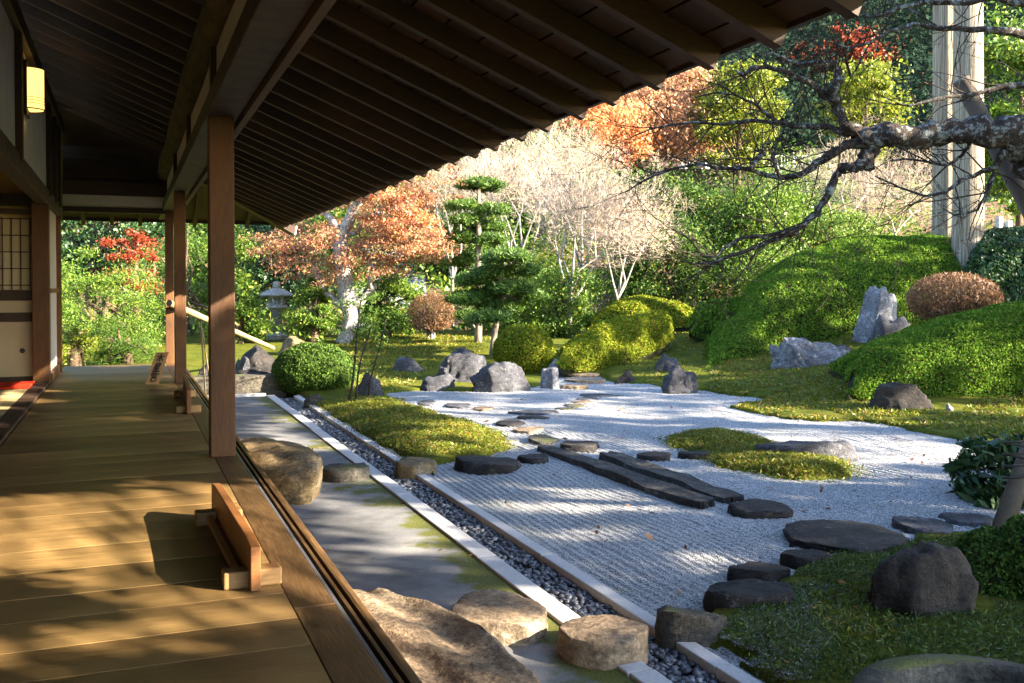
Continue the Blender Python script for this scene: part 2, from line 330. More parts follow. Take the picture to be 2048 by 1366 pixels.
tm.materials.append(SOIL); tm.materials.append(plain('wooded_floor',(.016,.028,.018),1.,.0,.5,.3)); fc=np.array([q for q in ii]); dm=X.ravel()*FH[0]+Y.ravel()*FH[1]; tm.polygons.foreach_set('material_index',(dm[ii]>24.5).astype(np.int32)+(dm[ii]>47)); tag(link('ground',tm),kind='structure')

# raked gravel
gx=np.arange(2.3,9.6,.0115); gy=np.concatenate([np.arange(2.55,6,.07),np.arange(6,15.6,.11)])
X,Y=np.meshgrid(gx,gy); xr,yr=X.ravel(),Y.ravel(); p3=np.stack([xr,yr,xr*0],1)
STEP_C=[]  # filled with stone centres for the calm rim round each stone
ph=(xr+.09*vnoise(p3*.6,2)+.012*vnoise(p3*3.1,6))/.056; wv=np.abs((ph%1)*2-1)
gz=.004+.017*(wv-.5)*(.75+.35*vnoise(p3*2.2,8))+.006*vnoise(p3*14,4)+.018*fbm(p3*.9,21,3)
nx,ny=len(gx),len(gy); ii=(np.arange(ny-1)[:,None]*nx+np.arange(nx-1)[None]).ravel()
gm=mesh_np('raked_gravel',np.stack([xr,yr,gz],1),np.stack([ii,ii+1,ii+nx+1,ii+nx],1),GRAVEL,True)
tag(link('raked_gravel',gm),kind='structure')

# paving beside the veranda, kerbs, pebble drain
slab=MB().box((1.0,6.05,-.06),(1.69,16.4,.12)).build('paving',SLAB); tag(slab,kind='structure')
kerbs=[]
def kerb(x0,x1,y0,y1,label,name='granite_kerb'):
    root=thing(name,label,'kerb',((x0+x1)/2,y0,0)); n=max(1,int(round((y1-y0)/1.8))); 
    for i in range(n):
        a=y0+(y1-y0)*i/n; b=y0+(y1-y0)*(i+1)/n
        k=MB().box(((x0+x1)/2,(a+b)/2,-.05),(x1-x0,b-a-.006,.17)).build('kerb_stone',GRANITE,None,bevel=.006,loc=((x0+x1)/2,(a+b)/2,-.05)); k.location.z-=.022+random.uniform(-.003,.003); k.location.x+=random.uniform(-.003,.003); k.rotation_euler.z=random.uniform(-.0015,.0015); under(k,root)
kerb(1.852,1.968,-2,14.2,'long granite kerb between the paving and the dark pebble drain')
kerb(2.212,2.292,-2,14.0,'long narrow granite kerb between the pebble drain and the raked gravel')
ek=thing('granite_kerb','short granite kerb across the far end of the paving','kerb',(1.3,14.26,0))
under(MB().box((1.25,14.26,-.05),(1.2,.1,.17)).build('kerb_stone',GRANITE,None,bevel=.006,loc=(1.25,14.26,-.05)),ek)
tag(MB().box((2.09,6.05,-.13),(.24,16.4,.1)).build('drain_bed',SOIL),kind='structure')
# pebbles
def ico(sub):
    import bmesh
    bm=bmesh.new(); bmesh.ops.create_icosphere(bm,subdivisions=sub,radius=1); bm.verts.ensure_lookup_table()
    v=np.array([q.co[:] for q in bm.verts]); f=np.array([[q.index for q in g.verts] for g in bm.faces]); bm.free(); return v,f
ICO={k:ico(k) for k in (1,2,3,4,5)}
def pebble_mass(name,n,xa,xb,ya,yb,z,r0,r1,mat):
    v,f=ICO[1]; V=[];Fc=[]
    u=RNG.random(n); yy=ya+(yb-ya)*u**1.35; xx=RNG.uniform(xa,xb,n); zz=z+RNG.uniform(-.012,.02,n)
    for i in range(n):
        r=RNG.uniform(r0,r1); a=RNG.uniform(0,6.3); R=np.array([[math.cos(a),-math.sin(a),0],[math.sin(a),math.cos(a),0],[0,0,1]])
        q=(v*np.array([r,r*RNG.uniform(.6,.85),r*RNG.uniform(.4,.6)])*(1+.12*RNG.standard_normal((len(v),1))))@R.T; tl=RNG.uniform(-.35,.35); q[:,2]+=q[:,0]*tl
        V.append(q+np.array([xx[i],yy[i],zz[i]])); Fc.append(f+i*len(v))
    m=mesh_np(name,np.concatenate(V),np.concatenate(Fc),mat,True); o=link(name,m); return o
def pebmat(nt,b,N,L):
    ge=N.new('ShaderNodeNewGeometry'); L.new(ramp(N,L,ge.outputs['Random Per Island'],[(0,(.035,.038,.048)),(.6,(.075,.08,.10)),(.93,(.13,.13,.145)),(1,(.35,.34,.33))]),b.inputs['Base Color']); b.inputs['Roughness'].default_value=.45
PEB=M('dark_pebbles',pebmat)
po=pebble_mass('drain_pebbles',7500,1.968,2.212,2.3,14.1,-.045,.015,.029,PEB); tag(po,'dark blue grey pebbles filling the drain between two kerbs','pebbles',kind='stuff')

# ------------------------------------------------------------------ rocks
def rock_mesh(name,rx,ry,rz,mat,seed,flat=None,cuts=9,rough=.10,sub=4,crag=0.,qq=None):
    v,f=ICO[sub]; rng=np.random.default_rng(seed); h_=np.hypot(v[:,0],v[:,1]); q_=qq or (3.0 if flat is not None else 2.8)
    p=v/((h_**q_+np.abs(v[:,2])**q_)**(1/q_))[:,None]
    for k in range(cuts):
        n=rng.standard_normal(3); n[2]=n[2]*(.25 if flat is not None else .6); n/=np.linalg.norm(n); d=rng.uniform(.72,.95) if flat is not None else rng.uniform(.55,.88); e=np.maximum(0,p@n-d); p-=n*e[:,None]*.92
    if flat is not None:
        n=np.array([rng.uniform(-.08,.08),rng.uniform(-.08,.08),1]); n/=np.linalg.norm(n); e=np.maximum(0,p@n-flat); p-=n*e[:,None]*.93
    r=1+rough*fbm(v*1.6+seed*3.1,seed,4)[:,None]
    if crag: 
        q=v*np.array([2.2,2.2,5.]); r+=crag*(1-np.abs(fbm(q+seed,seed+5,4)))[:,None]-crag*.6
    r=r+((.03*fbm(v*6+seed,seed+2,3)+.014*fbm(v*17,seed+4,2))*(rough/.12 if rough<.09 else 1.))[:,None]; p=p*r; p[:,:2]/=np.abs(p[:,:2]).max(0); p[:,2]/=p[:,2].max()
    return mesh_np(name,p*np.array([rx,ry,rz]),f,mat,True)
RID=[100]
def put_rock(name,label,cat,c,rx,ry,rz,mat,flat=None,rot=None,group=None,**k):
    RID[0]+=1; o=link(name,rock_mesh(name,rx,ry,rz,mat,k.pop('seed',RID[0]),flat,**k)); o.location=[float(a) for a in c]; o.rotation_euler=(0,0,-YAW if rot is None else rot); return tag(o,label,cat,group)
def step(x0,x1,yt,yb,h,mat,label,name='stepping_stone',cat='stepping stone',flat=.72,zg=0.,**k):
    flat*=.76; h*=.68; xc=(x0+x1)/2; a=gp(xc,yb,zg); b=gp(xc,yt,zg+h); L_=np.linalg.norm((b-a)[:2]); c=(a+b)/2; d=depth(c)
    return put_rock(name,label,cat,(c[0],c[1],zg-.25*h),(x1-x0)/2*d/F,max(L_/2*1.04,.05),h*1.25,mat,flat,**k)
def crag(x0,x1,yt,yb,mat,label,zg=0.,th=.8,name='garden_rock',cat='rock',**k):
    xc=(x0+x1)/2; a=gp(xc,yb,zg); d0=depth(a); hw=(x1-x0)/2*d0/F; ry=hw*th; c=a+FH*ry*.9; d=depth(c); hw=(x1-x0)/2*d/F*1.07
    zt=P(xc,yt,d)[2]; z0=zg-.12*(zt-zg)-.03; fl=k.pop('flat',None)
    k.setdefault('rough',.16); k.setdefault('cuts',14); k.setdefault('crag',.12)
    return put_rock(name,label,cat,(c[0],c[1],z0),hw,ry,zt-z0,mat,fl,**k)
# by the veranda
put_rock('shoe_stone','broad tan boulder lying against the veranda edge beside the two tan stepping stones','boulder',(.96,3.12,-.10),.30,.95,.45,R_TAN,.70,rot=.10,sub=5,cuts=4,rough=.06,seed=23,qq=2.6)
put_rock('shoe_stone','rounded ochre boulder beside the veranda post, by the small grey brown stone','boulder',(1.08,7.85,-.14),.45,.92,.47,R_BROWN,None,rot=.18,sub=5,cuts=8,rough=.08,seed=41)
step(885,1097,1168,1305,.17,R_TAN,'tan stepping stone on the paving, touching the inner kerb',flat=.8,sub=5,cuts=4,rough=.06,seed=301,qq=2.6)
step(1113,1316,1213,1343,.18,R_TAN,'tan drum shaped stepping stone straddling the pebble drain',flat=.78,sub=5,cuts=4,rough=.06,seed=305,qq=3.2)
step(632,742,915,966,.16,R_MOSSY,'small grey brown block stone on the paving near the ochre boulder',flat=.7)
step(788,887,908,953,.17,R_BROWN,'brown block stone straddling the pebble drain beside the moss bank',flat=.7)
step(906,1048,905,952,.16,R_DARK,'dark flat topped stone on the gravel at the moss bank tip',flat=.68)
step(1032,1104,904,931,.10,R_DARK,'small dark oval stone between the moss bank and the stone slab',flat=.8)
# stepping stones over the gravel, towards the back
S=[(1272,1346,901,921,.09,R_DARK,'small brown stone between the long slabs and the moss islands'),
(1052,1118,866,893,.07,R_MOSSY,'flat brown stone touching the far end of the long slab'),
(1025,1090,851,868,.05,R_TAN,'low pale tan stepping stone, second from the long slab'),
(990,1056,836,856,.06,R_DARK,'dark stepping stone beyond the low pale tan one'),
(1028,1100,827,842,.06,R_DARK,'dark long stepping stone next to a flat grey one'),
(1010,1118,818,832,.05,R_GREY,'flat grey stepping stone in the winding path'),
(1105,1150,814,822,.04,R_MOSSY,'tiny brown stepping stone beside a mossy one'),
(1122,1176,806,817,.04,R_MOSSY,'mossy stepping stone in the winding path'),
(1140,1198,800,809,.03,R_TAN,'thin pale stepping stone near the garden steps'),
(1148,1200,793,803,.04,R_GREY,'grey stepping stone before the garden steps'),
(1150,1250,785,796,.04,R_GREY,'long flat grey stepping stone nearest the garden steps'),
(946,988,811,822,.03,R_TAN,'pale low stone in the branch path of the gravel'),
(885,950,803,818,.04,R_GREY,'grey low stone in the branch path of the gravel'),
(833,872,797,813,.05,R_GREY,'bluish small stone in the gravel by the moss bank'),
(780,812,794,811,.06,R_MOSSY,'mossy small stone at the far end of the moss bank'),
(1452,1584,995,1043,.12,R_DARK,'dark rounded stone past the near end of the long slabs'),
(1553,1812,1037,1120,.10,R_DARK,'largest flat dark stone on the gravel near the green moss'),
(1553,1666,1094,1143,.12,R_DARK,'dark pointed stone at the edge of the green moss'),
(1453,1582,1119,1172,.12,R_DARK,'speckled dark stone touching the thick round one'),
(1403,1600,1150,1238,.17,R_DARK,'thick round dark stone with a flat top by the green moss'),
(1308,1468,1198,1290,.20,R_MOSSY,'mottled black and tan boulder beside the narrow kerb'),
(1792,1905,1029,1080,.10,R_GREY,'grey flat stone on the gravel behind the black boulder'),
(1876,1990,1020,1060,.07,R_GREY,'grey low stone beneath the leafy bush'),
(1355,1440,900,917,.07,R_DARK,'small dark stone tucked between the two moss islands')]
for s in S: step(*s[:6],s[6],flat=.62 if s[4]<.13 else .7)
step(1500,1735,872,925,.26,R_GREY,'broad low grey rock behind the moss islands',name='garden_rock',cat='rock',flat=.8)
# the pair of long stone slabs
def slabstone(pts,h,label,seed):
    P4=[gp(a,b,h) for a,b in pts]; rng=np.random.default_rng(seed); nu,nv=60,12; V=[];Fc=[]
    for j in range(nv):
        for i in range(nu):
            u=i/(nu-1);v=j/(nv-1); p=(P4[0]*(1-u)+P4[1]*u)*(1-v)+(P4[3]*(1-u)+P4[2]*u)*v; V.append(p)
    V=np.array(V); ed=fbm(V*np.array([4,4,1]),seed,4); V[:,2]=h+.018*ed+.012*vnoise(V*18,seed)
    g=np.arange(nu*nv).reshape(nv,nu); side=RT*.035
    V[g[0],:2]+= (RT*.02)[:2]*ed[g[0]][:,None]; V[g[-1],:2]+=(RT*.02)[:2]*ed[g[-1]][:,None]
    rim=np.concatenate([g[0],g[1:,-1],g[-1,-2::-1],g[-2:0:-1,0]]); low=V[rim].copy(); low[:,2]=-.12; low[:,:2]+=.02*rng.standard_normal((len(rim),2)); n0=len(V); V=np.concatenate([V,low])
    Fc=[[g[j,i],g[j,i+1],g[j+1,i+1],g[j+1,i]] for j in range(nv-1) for i in range(nu-1)]; k=len(rim)
    Fc+=[[rim[(i+1)%k],rim[i],n0+i,n0+(i+1)%k] for i in range(k)]
    tag(link('stone_slab',mesh_np('stone_slab',V,Fc,R_SLAB,False)),label,'stone slab')
slabstone([(1076,892),(1094,884),(1426,998),(1396,1008)],.06,'longer of the two dark stone slabs laid side by side across the gravel',3)
slabstone([(1196,907),(1230,902),(1486,991),(1446,997)],.05,'shorter dark stone slab beside the longer one across the gravel',8)
step(1116,1202,877,905,.09,R_DARK,'rough dark stone at the far end of the slabs',flat=.8)
# rocks round the far edge
crag(940,1058,722,787,R_GREY,'large blue grey rock standing at the far gravel edge, right of its group',th=.75,seed=12,sub=5)
crag(868,985,695,768,R_GREY,'tall blue grey rock with a flat top behind the bigger one',zg=.03,th=.7,seed=23,sub=5)
crag(768,862,713,752,R_GREY,'low long grey rock on the moss beside the tall flat topped one',zg=.06,th=.6,seed=31)
crag(838,914,748,781,R_GREY,'small dark grey rock pair at the foot of the grey group',zg=.01,th=.6,seed=34)
crag(700,766,744,799,R_GREY,'striped dark grey rock behind the thin stems',th=.7,seed=36,crag=.2)
crag(1082,1128,733,780,R_WHITE,'pale sunlit stone at the foot of the round bush by the steps',th=.7,seed=38)
crag(1306,1372,706,752,R_GREY,'upright pale topped rock on the far moss, back one of a pair',zg=.05,th=.7,seed=44)
crag(1328,1414,728,787,R_GREY,'front rock of the pair at the gravel edge by the tall hedge',th=.65,seed=47,crag=.2)
crag(1226,1280,738,768,R_DARK,'small dark block rock beside the garden steps',zg=.0,th=.7,seed=49)
crag(1536,1722,672,752,R_WHITE,'long pale bluish rock lying under the big hedge',zg=.12,th=.42,seed=52,sub=5,crag=.16)
crag(1708,1806,570,716,R_WHITE,'tall pale standing stone between the big hedges',zg=.28,th=.6,seed=58,sub=5,rough=.13,cuts=3,crag=.10,qq=5.)
crag(1738,1846,628,716,R_GREY,'slanted grey rock leaning on the standing stone',zg=.3,th=.6,seed=57,crag=.2)
crag(1742,1905,763,832,R_BLACK,'dark square boulder below the low hedge on the moss',zg=.03,th=.55,seed=61,sub=5,rough=.10)
crag(1712,1740,765,798,R_WHITE,'small white stone beside the dark square boulder',zg=.03,th=.7,seed=63)
crag(1893,1912,806,828,R_WHITE,'tiny white stone touching the dark square boulder',zg=.03,th=.8,seed=64,sub=3)
crag(1775,2010,1076,1262,R_BLACK,'large black boulder on the green moss beside the dark bush',zg=.0,th=.75,seed=66,sub=5,rough=.15,cuts=9,crag=.07)
crag(600,650,788,812,R_MOSSY,'small mossy rock at the far end of the drain',zg=.0,th=.6,seed=68)
# rocks beyond the end of the paving
cut=MB().box((1.25,14.72,.06),(1.9,.36,.42)).build('cut_stone',R_MOSSY,bevel=.03); tag(cut,'long cut stone step at the end of the paving','stone step')
crag(462,556,690,722,R_DARK,'flat dark rock under the lower end of the bamboo spout',zg=.32,th=.8,seed=71,name='garden_rock')
crag(540,625,672,697,R_BROWN,'orange brown rock behind the dark rock at the spout',zg=.38,th=.6,seed=72)
crag(462,503,712,742,R_GREY,'grey rock left of the round bush, above the cut stone',zg=.22,th=.8,seed=73)
crag(468,540,738,762,R_DARK,'speckled low rock just behind the cut stone step',zg=.17,th=.7,seed=74)
crag(385,440,725,782,R_GREY,'pale bluish rock beside the far veranda post',zg=.05,th=.7,seed=76)
# stone basin at the lower right corner
bx=gp(1985,1425,.16); bas=thing('stone_basin','round mossy stone water basin with a carved rim by the black boulder','stone basin',(bx[0],bx[1],0))
m=MB().lathe([(.36,-.1),(.46,.02),(.47,.13),(.43,.19),(.34,.205),(.31,.195),(.29,.15),(.27,.10),(.05,.09)],(0,0,0),48); bo=m.build('bowl',R_MOSSY,bas,True)
m=MB().lathe([(.285,.128),(.01,.129)],(0,0,0),40); wm=plain('still_water',(.02,.025,.02),.06,.6,.1); m.build('water',wm,bas)

# ------------------------------------------------------------------ foliage
def leaf_quads(C,size,asp=.5,up=.3,N=None,fold=0.):
    n=len(C); d=RNG.standard_normal((n,3)); 
    if N is not None: d=d+N*up*3
    else: d[:,2]+=up
    nrm=d/np.linalg.norm(d,axis=1,keepdims=True); a=np.cross(nrm,RNG.standard_normal((n,3))); a/=np.linalg.norm(a,axis=1,keepdims=True)+1e-9; b=np.cross(nrm,a)
    s=(size*np.clip(np.exp(RNG.standard_normal(n)*.38),.35,2.1))[:,None]; V=np.stack([C-a*s,C-b*s*asp,C+a*s,C+b*s*asp],1).reshape(-1,3); return V,np.arange(4*n).reshape(-1,4)
def leaf_obj(name,C,size,mat,parent=None,asp=.5,up=.3,N=None):
    V,Fq=leaf_quads(np.asarray(C),size,asp,up,N); 
    if parent is not None: V=V-np.array(parent.location)
    return link(name,mesh_np(name,V,Fq,mat),parent)
def ell_surface(ells,n,zmin,thick=.10):
    ar=np.array([(e[3]*e[4]+e[4]*e[5]+e[3]*e[5]) for e in ells]); cnt=(n*ar/ar.sum()).astype(int); PT=[];NN=[]
    for i,e in enumerate(ells):
        u=RNG.standard_normal((cnt[i],3)); u/=np.linalg.norm(u,axis=1,keepdims=True); rad=np.array(e[3:6]); c=np.array(e[:3]); 
        rr=1+.045*fbm(u*3.2+i*9,int(c[0]*7)+i,3)-np.abs(RNG.standard_normal(cnt[i]))*thick*.35
        nn=u/rad; nn/=np.linalg.norm(nn,axis=1,keepdims=True)
        ca,sa=math.cos(-YAW),math.sin(-YAW); R=np.array([[ca,-sa,0],[sa,ca,0],[0,0,1]]); p=(u*rad*rr[:,None])@R.T+c; nn=nn@R.T
        ok=p[:,2]>zmin
        for j,g in enumerate(ells):
            if j!=i:
                q=(p-np.array(g[:3]))@R; ok&=((q/np.array(g[3:6]))**2).sum(1)>.86
        PT.append(p[ok]);NN.append(nn[ok])
    return np.concatenate(PT),np.concatenate(NN)
def bush(name,label,cat,ells,n,size,mat,zmin=None,group=None,asp=.55,thick=.12,core=True,stems=0):
    e0=ells[0]; zg=Tz(e0[0],e0[1]) if zmin is None else zmin; root=thing(name,label,cat,(e0[0],e0[1],zg),group)
    C,N=ell_surface(ells,n,zg-.02,thick); leaf_obj('foliage',C,size,mat,root,asp,.28,N)
    if core:
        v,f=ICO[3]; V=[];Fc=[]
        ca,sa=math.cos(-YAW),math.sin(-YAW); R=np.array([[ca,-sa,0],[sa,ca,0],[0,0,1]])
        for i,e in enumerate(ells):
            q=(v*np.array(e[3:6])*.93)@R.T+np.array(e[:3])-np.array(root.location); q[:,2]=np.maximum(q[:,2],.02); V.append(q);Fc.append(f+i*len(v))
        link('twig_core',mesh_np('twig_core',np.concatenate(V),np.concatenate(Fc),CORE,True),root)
    for k in range(stems):
        a=random.uniform(0,6.28); r=.35; s=MB().tube([(r*.3*math.cos(a),r*.3*math.sin(a),-.05),(r*math.cos(a),r*math.sin(a),e0[2]-zg)],[.03,.015],6).build('stem',B_BROWN,root,True)
    return root
def dome(name,label,x0,x1,yt,yb,n,size,mat,zg=None,th=.85,cat='clipped bush',dep=None,low=.12,**k):
    xc=(x0+x1)/2
    if dep is None: a=gp(xc,yb,0 if zg is None else zg); d0=depth(a); hw=(x1-x0)/2*d0/F; c=a+FH*hw*th*.85
    else: c=P(xc,yb,dep)
    d=depth(c); hw=(x1-x0)/2*d/F; z0=Tz(c[0],c[1]) if zg is None else zg
    zb=P(xc,yb,d)[2] if dep is not None else z0
    zt=P(xc,yt,d)[2]; rz=(zt-zb)*(.5+low); zc=zt-rz
    return bush(name,label,cat,[(c[0],c[1],zc,hw,hw*th,rz)],n,size,mat,zmin=min(zb,z0) if dep is None else zb,**k)
dome('round_bush','round dark green clipped bush at the far end of the drain',532,700,686,786,34000,.015,L_AZD,zg=.02)
dome('round_bush','round clipped bush lit yellow green beside the grey rocks and pine',985,1110,648,748,26000,.016,L_AZY,zg=.08,low=.05,stems=3)
def outline_bush(name,label,cat,outl,D,n,size,mat,dep,thick=.12,pw=.7):
    """clipped hedge from its top and foot lines: a rounded ridge D metres thick whose foot stands at the given depths"""
    O=np.array(outl,float); us=np.linspace(0,1,len(O)); 
    def surf(u,t,sh=0.):
        px=np.interp(u,us,O[:,0]);pt=np.interp(u,us,O[:,1]);pb_=np.interp(u,us,O[:,2]); d0=np.interp(u,[0,1],dep)
        fr=CAM+(FW+RT*((px-CX)/F)[:,None]-UP*((pb_-CY)/F)[:,None])*d0[:,None]
        tp=CAM+(FW+RT*((px-CX)/F)[:,None]-UP*((pt-CY)/F)[:,None])*(d0+D*.5)[:,None]
        c=np.cos(np.pi*t); s_=np.clip(np.sin(np.pi*t),0,1)**pw; endk=np.clip(np.minimum(u,1-u)/.10,0,1)**.5
        base=fr*(s_<2)[:,None]; k=s_[:,None]; mid=fr+(FH*D*.5)[None]*0; p=fr*(1-k)+tp*k; back=np.clip(-c,0,1); p=np.where(c[:,None]>=0,fr+(tp-fr)*np.stack([1-c,1-c,s_],1),tp+(FH*D*.5)[None]*back[:,None]*endk[:,None]); p[:,2]=fr[:,2]+(tp[:,2]-fr[:,2])*s_
        return p
    u=RNG.random(n*2); t=RNG.random(n*2)*.86; p=surf(u,t); e=1e-3; du=surf(np.clip(u+e,0,1),t)-surf(np.clip(u-e,0,1),t); dt=surf(u,t+e)-surf(u,t-e); N=np.cross(dt,du); ar=np.linalg.norm(N,axis=1); N/=ar[:,None]+1e-12; N*=np.where((N@(CAM-p.mean(0)))>0,1,1)[:,None]
    N=np.where((np.einsum('ij,ij->i',N,np.array([0,0,1.])[None]-FH[None]))[:,None]<0,-N,N); pr=ar/np.quantile(ar,.97); ok=RNG.random(len(u))<pr; p,N=p[ok][:n],N[ok][:n]
    lump=.06*fbm(p*1.3,3,3)+.025*fbm(p*5,9,2)+np.where(RNG.random(len(p))<.006,RNG.random(len(p))*.08,0); p=p+N*(lump-np.abs(RNG.standard_normal(len(p)))*thick*.35)[:,None]
    mid=surf(np.array([.5]),np.array([.0]))[0]; root=thing(name,label,cat,mid); leaf_obj('foliage',p,size,mat,root,.55,.28,N)
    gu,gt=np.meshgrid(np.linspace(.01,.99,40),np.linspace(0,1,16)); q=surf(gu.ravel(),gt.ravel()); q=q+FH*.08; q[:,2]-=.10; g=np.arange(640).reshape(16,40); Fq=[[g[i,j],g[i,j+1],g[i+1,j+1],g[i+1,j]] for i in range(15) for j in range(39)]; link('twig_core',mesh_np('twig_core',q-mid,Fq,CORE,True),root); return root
outline_bush('long_bush','long clipped bush sloping beside the garden steps, yellow green on top','clipped bush',[(1116,716,724),(1126,692,738),(1160,668,745),(1200,650,742),(1250,634,730),(1290,625,714),(1320,622,698),(1338,634,684),(1344,655,672)],1.5,50000,.0165,L_AZY,(16.2,18.8),.07)
outline_bush('low_hedge','flat low yellow green hedge behind the long sloping bush','clipped bush',[(1180,640,660),(1200,622,660),(1230,602,655),(1270,592,650),(1310,597,650),(1360,608,655),(1395,625,655)],1.8,20000,.028,L_AZY,(21.5,22.5))
outline_bush('round_bush','small green clipped bush squeezed left of the big hedge','clipped bush',[(1384,645,665),(1394,618,676),(1420,602,686),(1455,596,688),(1490,598,686),(1520,610,680)],1.2,11000,.026,L_AZ,(19.6,19.9))
outline_bush('big_hedge','huge hill shaped clipped hedge behind the pale rocks','clipped hedge',[(1411,718,742),(1420,682,750),(1445,655,756),(1475,632,760),(1500,596,760),(1525,560,758),(1560,526,755),(1600,504,748),(1660,486,735),(1720,475,722),(1790,468,712),(1870,465,700),(1925,470,690),(1950,500,680)],4.2,150000,.0175,L_AZ,(16.6,19.2),.08)
outline_bush('low_hedge','broad rounded clipped hedge above the dark square boulder','clipped hedge',[(1700,752,778),(1708,722,790),(1735,692,806),(1780,670,815),(1830,655,818),(1880,640,815),(1940,622,808),(2000,612,800),(2060,607,795),(2160,606,790),(2230,650,780)],2.3,105000,.013,L_AZ,(12.2,12.6),.08)
outline_bush('back_hedge','leafy hedge right of the two big cedar trunks','clipped hedge',[(1925,540,640),(1945,492,640),(1965,466,640),(2010,455,640),(2100,452,640),(2200,456,640)],2.4,30000,.034,L_CAM,(18.6,18.6))
bush('dark_bush','dark fine leaved bush against the black boulder','bush',[(*(P(2010,1190,4.9)),.31,.34,.34),(*(P(2090,1190,4.8)),.32,.34,.40)],42000,.010,L_AZD,zmin=.0)
# brown twiggy domes
def twig_dome(label,c,r,rz,zg,n,ntw,trunk):
    root=thing('twiggy_bush',label,'bush',(c[0],c[1],zg)); mb=MB(); base=np.array([0,0,c[2]-rz*.9-zg])
    for i in range(ntw):
        u=RNG.standard_normal(3); u/=np.linalg.norm(u); u[2]=abs(u[2])*1.1-.25; p=np.array([0,0,c[2]-zg])+u*np.array([r,r,rz]); m_=base*.45+p*.55+RNG.standard_normal(3)*.06
        mb.tube([base+RNG.standard_normal(3)*.03,m_,p],[.010,.006,.003],3,False)
    mb.build('twigs',B_BROWN,root)
    u=RNG.standard_normal((n,3)); u/=np.linalg.norm(u,axis=1,keepdims=True); rr=1-np.abs(RNG.standard_normal(n))*.16; C=u*np.array([r,r,rz])*rr[:,None]+np.array(c); C=C[C[:,2]>c[2]-rz*.75]
    leaf_obj('fine_twigs',C,.030,L_BRN,root,.14,.0)
    for k in range(trunk):
        a=k*2.1+.4; MB().tube([(.05*math.cos(a),.05*math.sin(a),-.1),(.08*math.cos(a),.08*math.sin(a),base[2]*.5),(.22*math.cos(a)*r,.22*math.sin(a)*r,base[2]+.2*rz)],[.035,.03,.015],6).build('trunk',B_WHITE if trunk>2 else B_BROWN,root,True)
c=P(862,627,21.5); twig_dome('rounded brown twiggy bush with pale stems behind the pines',c,.54,.46,Tz(c[0],c[1]),9000,260,3)
c=P(1908,598,15.4); twig_dome('rounded reddish brown twiggy bush in front of the cedar trunks',c,.72,.43,Tz(c[0],c[1]),15000,380,2)

def branch_tree(root,start,direc,length,rad,levels,mat,name,spread=.6,kids=3,up=.15,gn=.18,minr=.004,shrink=.68,sides=6,ends=None,seed=0):
    rng=np.random.default_rng(seed); mb=MB(); off=np.array(root.location)
    def rec(p,d,L_,r,lv):
        n=4; pts=[p];rs=[r]; dd=d.copy()
        for i in range(n):
            dd=dd+rng.standard_normal(3)*gn+np.array([0,0,up*.4]); dd/=np.linalg.norm(dd); pts.append(pts[-1]+dd*L_/n); rs.append(max(minr,r*(1-(i+1)/n*.42)))
        mb.tube(pts,rs,max(3,sides-(levels-lv)),lv==levels)
        if lv==0:
            if ends is not None: ends.append(pts[-1]+off)
            return
        for k in range(kids+(1 if rng.random()<.4 else 0)):
            t=rng.uniform(.45,1.0) if k else 1.0; q=pts[min(n,max(1,int(round(t*n))))]; nd=dd+rng.standard_normal(3)*spread+np.array([0,0,up]); nd/=np.linalg.norm(nd); rec(q,nd,L_*shrink*rng.uniform(.75,1.15),max(minr,r*.55),lv-1)
            if ends is not None and lv<=2: ends.append(q+off)
    dv=np.array(direc,float); rec(np.array(start,float)-off,dv/np.linalg.norm(dv),length,rad,levels)
    return mb.build(name,mat,root,True)
def clump_pts(centres,n,sr,flat=.55):
    c=np.asarray(centres); i=RNG.integers(0,len(c),n); g=RNG.standard_normal((n,3))*np.array([1,1,flat])*sr; return c[i]+g
def leafy_tree(name,label,base,height,crown,ncl,nl,size,mat,bark,group=None,trunk_r=.12,lean=(0,0),cl_r=.32,seed=1,asp=.5,hollow=.55,flat=.55,zcut=None,sprays=True):
    """crown=(cx,cy,cz,rx,ry,rz): clumps spread through the crown volume, limbs run from the trunk to some of them"""
    rng=np.random.default_rng(seed); root=thing(name,label,'tree',base,group); b=np.array(base,float); c=np.array(crown[:3]); r=np.array(crown[3:6])
    u=rng.standard_normal((ncl,3)); u/=np.linalg.norm(u,axis=1,keepdims=True); rr=(hollow+(1-hollow)*rng.random(ncl))**.6; rr*=1+.42*fbm(u*2.2+seed,seed,3); CC=c+u*rr[:,None]*r
    if zcut is not None: CC=CC[CC[:,2]>zcut]
    sz=cl_r*(.35+1.0*rng.random(len(CC))**1.5); i=RNG.integers(0,len(CC),nl); C=CC[i]+RNG.standard_normal((nl,3))*np.array([1,1,flat])*sz[i][:,None]
    leaf_obj('crown',C,size,mat,root,asp,.5)
    mb=MB(); top=c+np.array([0,0,r[2]*.3]); mid=(b+top)/2+np.array([lean[0],lean[1],0]); pts=[b-np.array([0,0,.2]),b+(mid-b)*.5,mid,(mid+top)/2,top]; mb.tube([p-b for p in pts],[trunk_r*1.2,trunk_r,trunk_r*.85,trunk_r*.6,trunk_r*.3],9,True,.06)
    for k in rng.choice(len(CC),min(len(CC),16),replace=False):
        a=pts[1]+(pts[3]-pts[1])*rng.uniform(.3,1.3); e=CC[k]; q=(a+e)/2+rng.standard_normal(3)*.12*np.linalg.norm(e-a)+np.array([0,0,.08]); mb.tube([a-b,q-b,e-b],[trunk_r*.42,trunk_r*.25,trunk_r*.08],5,False)
    mb.build('trunk',bark,root,True); return root
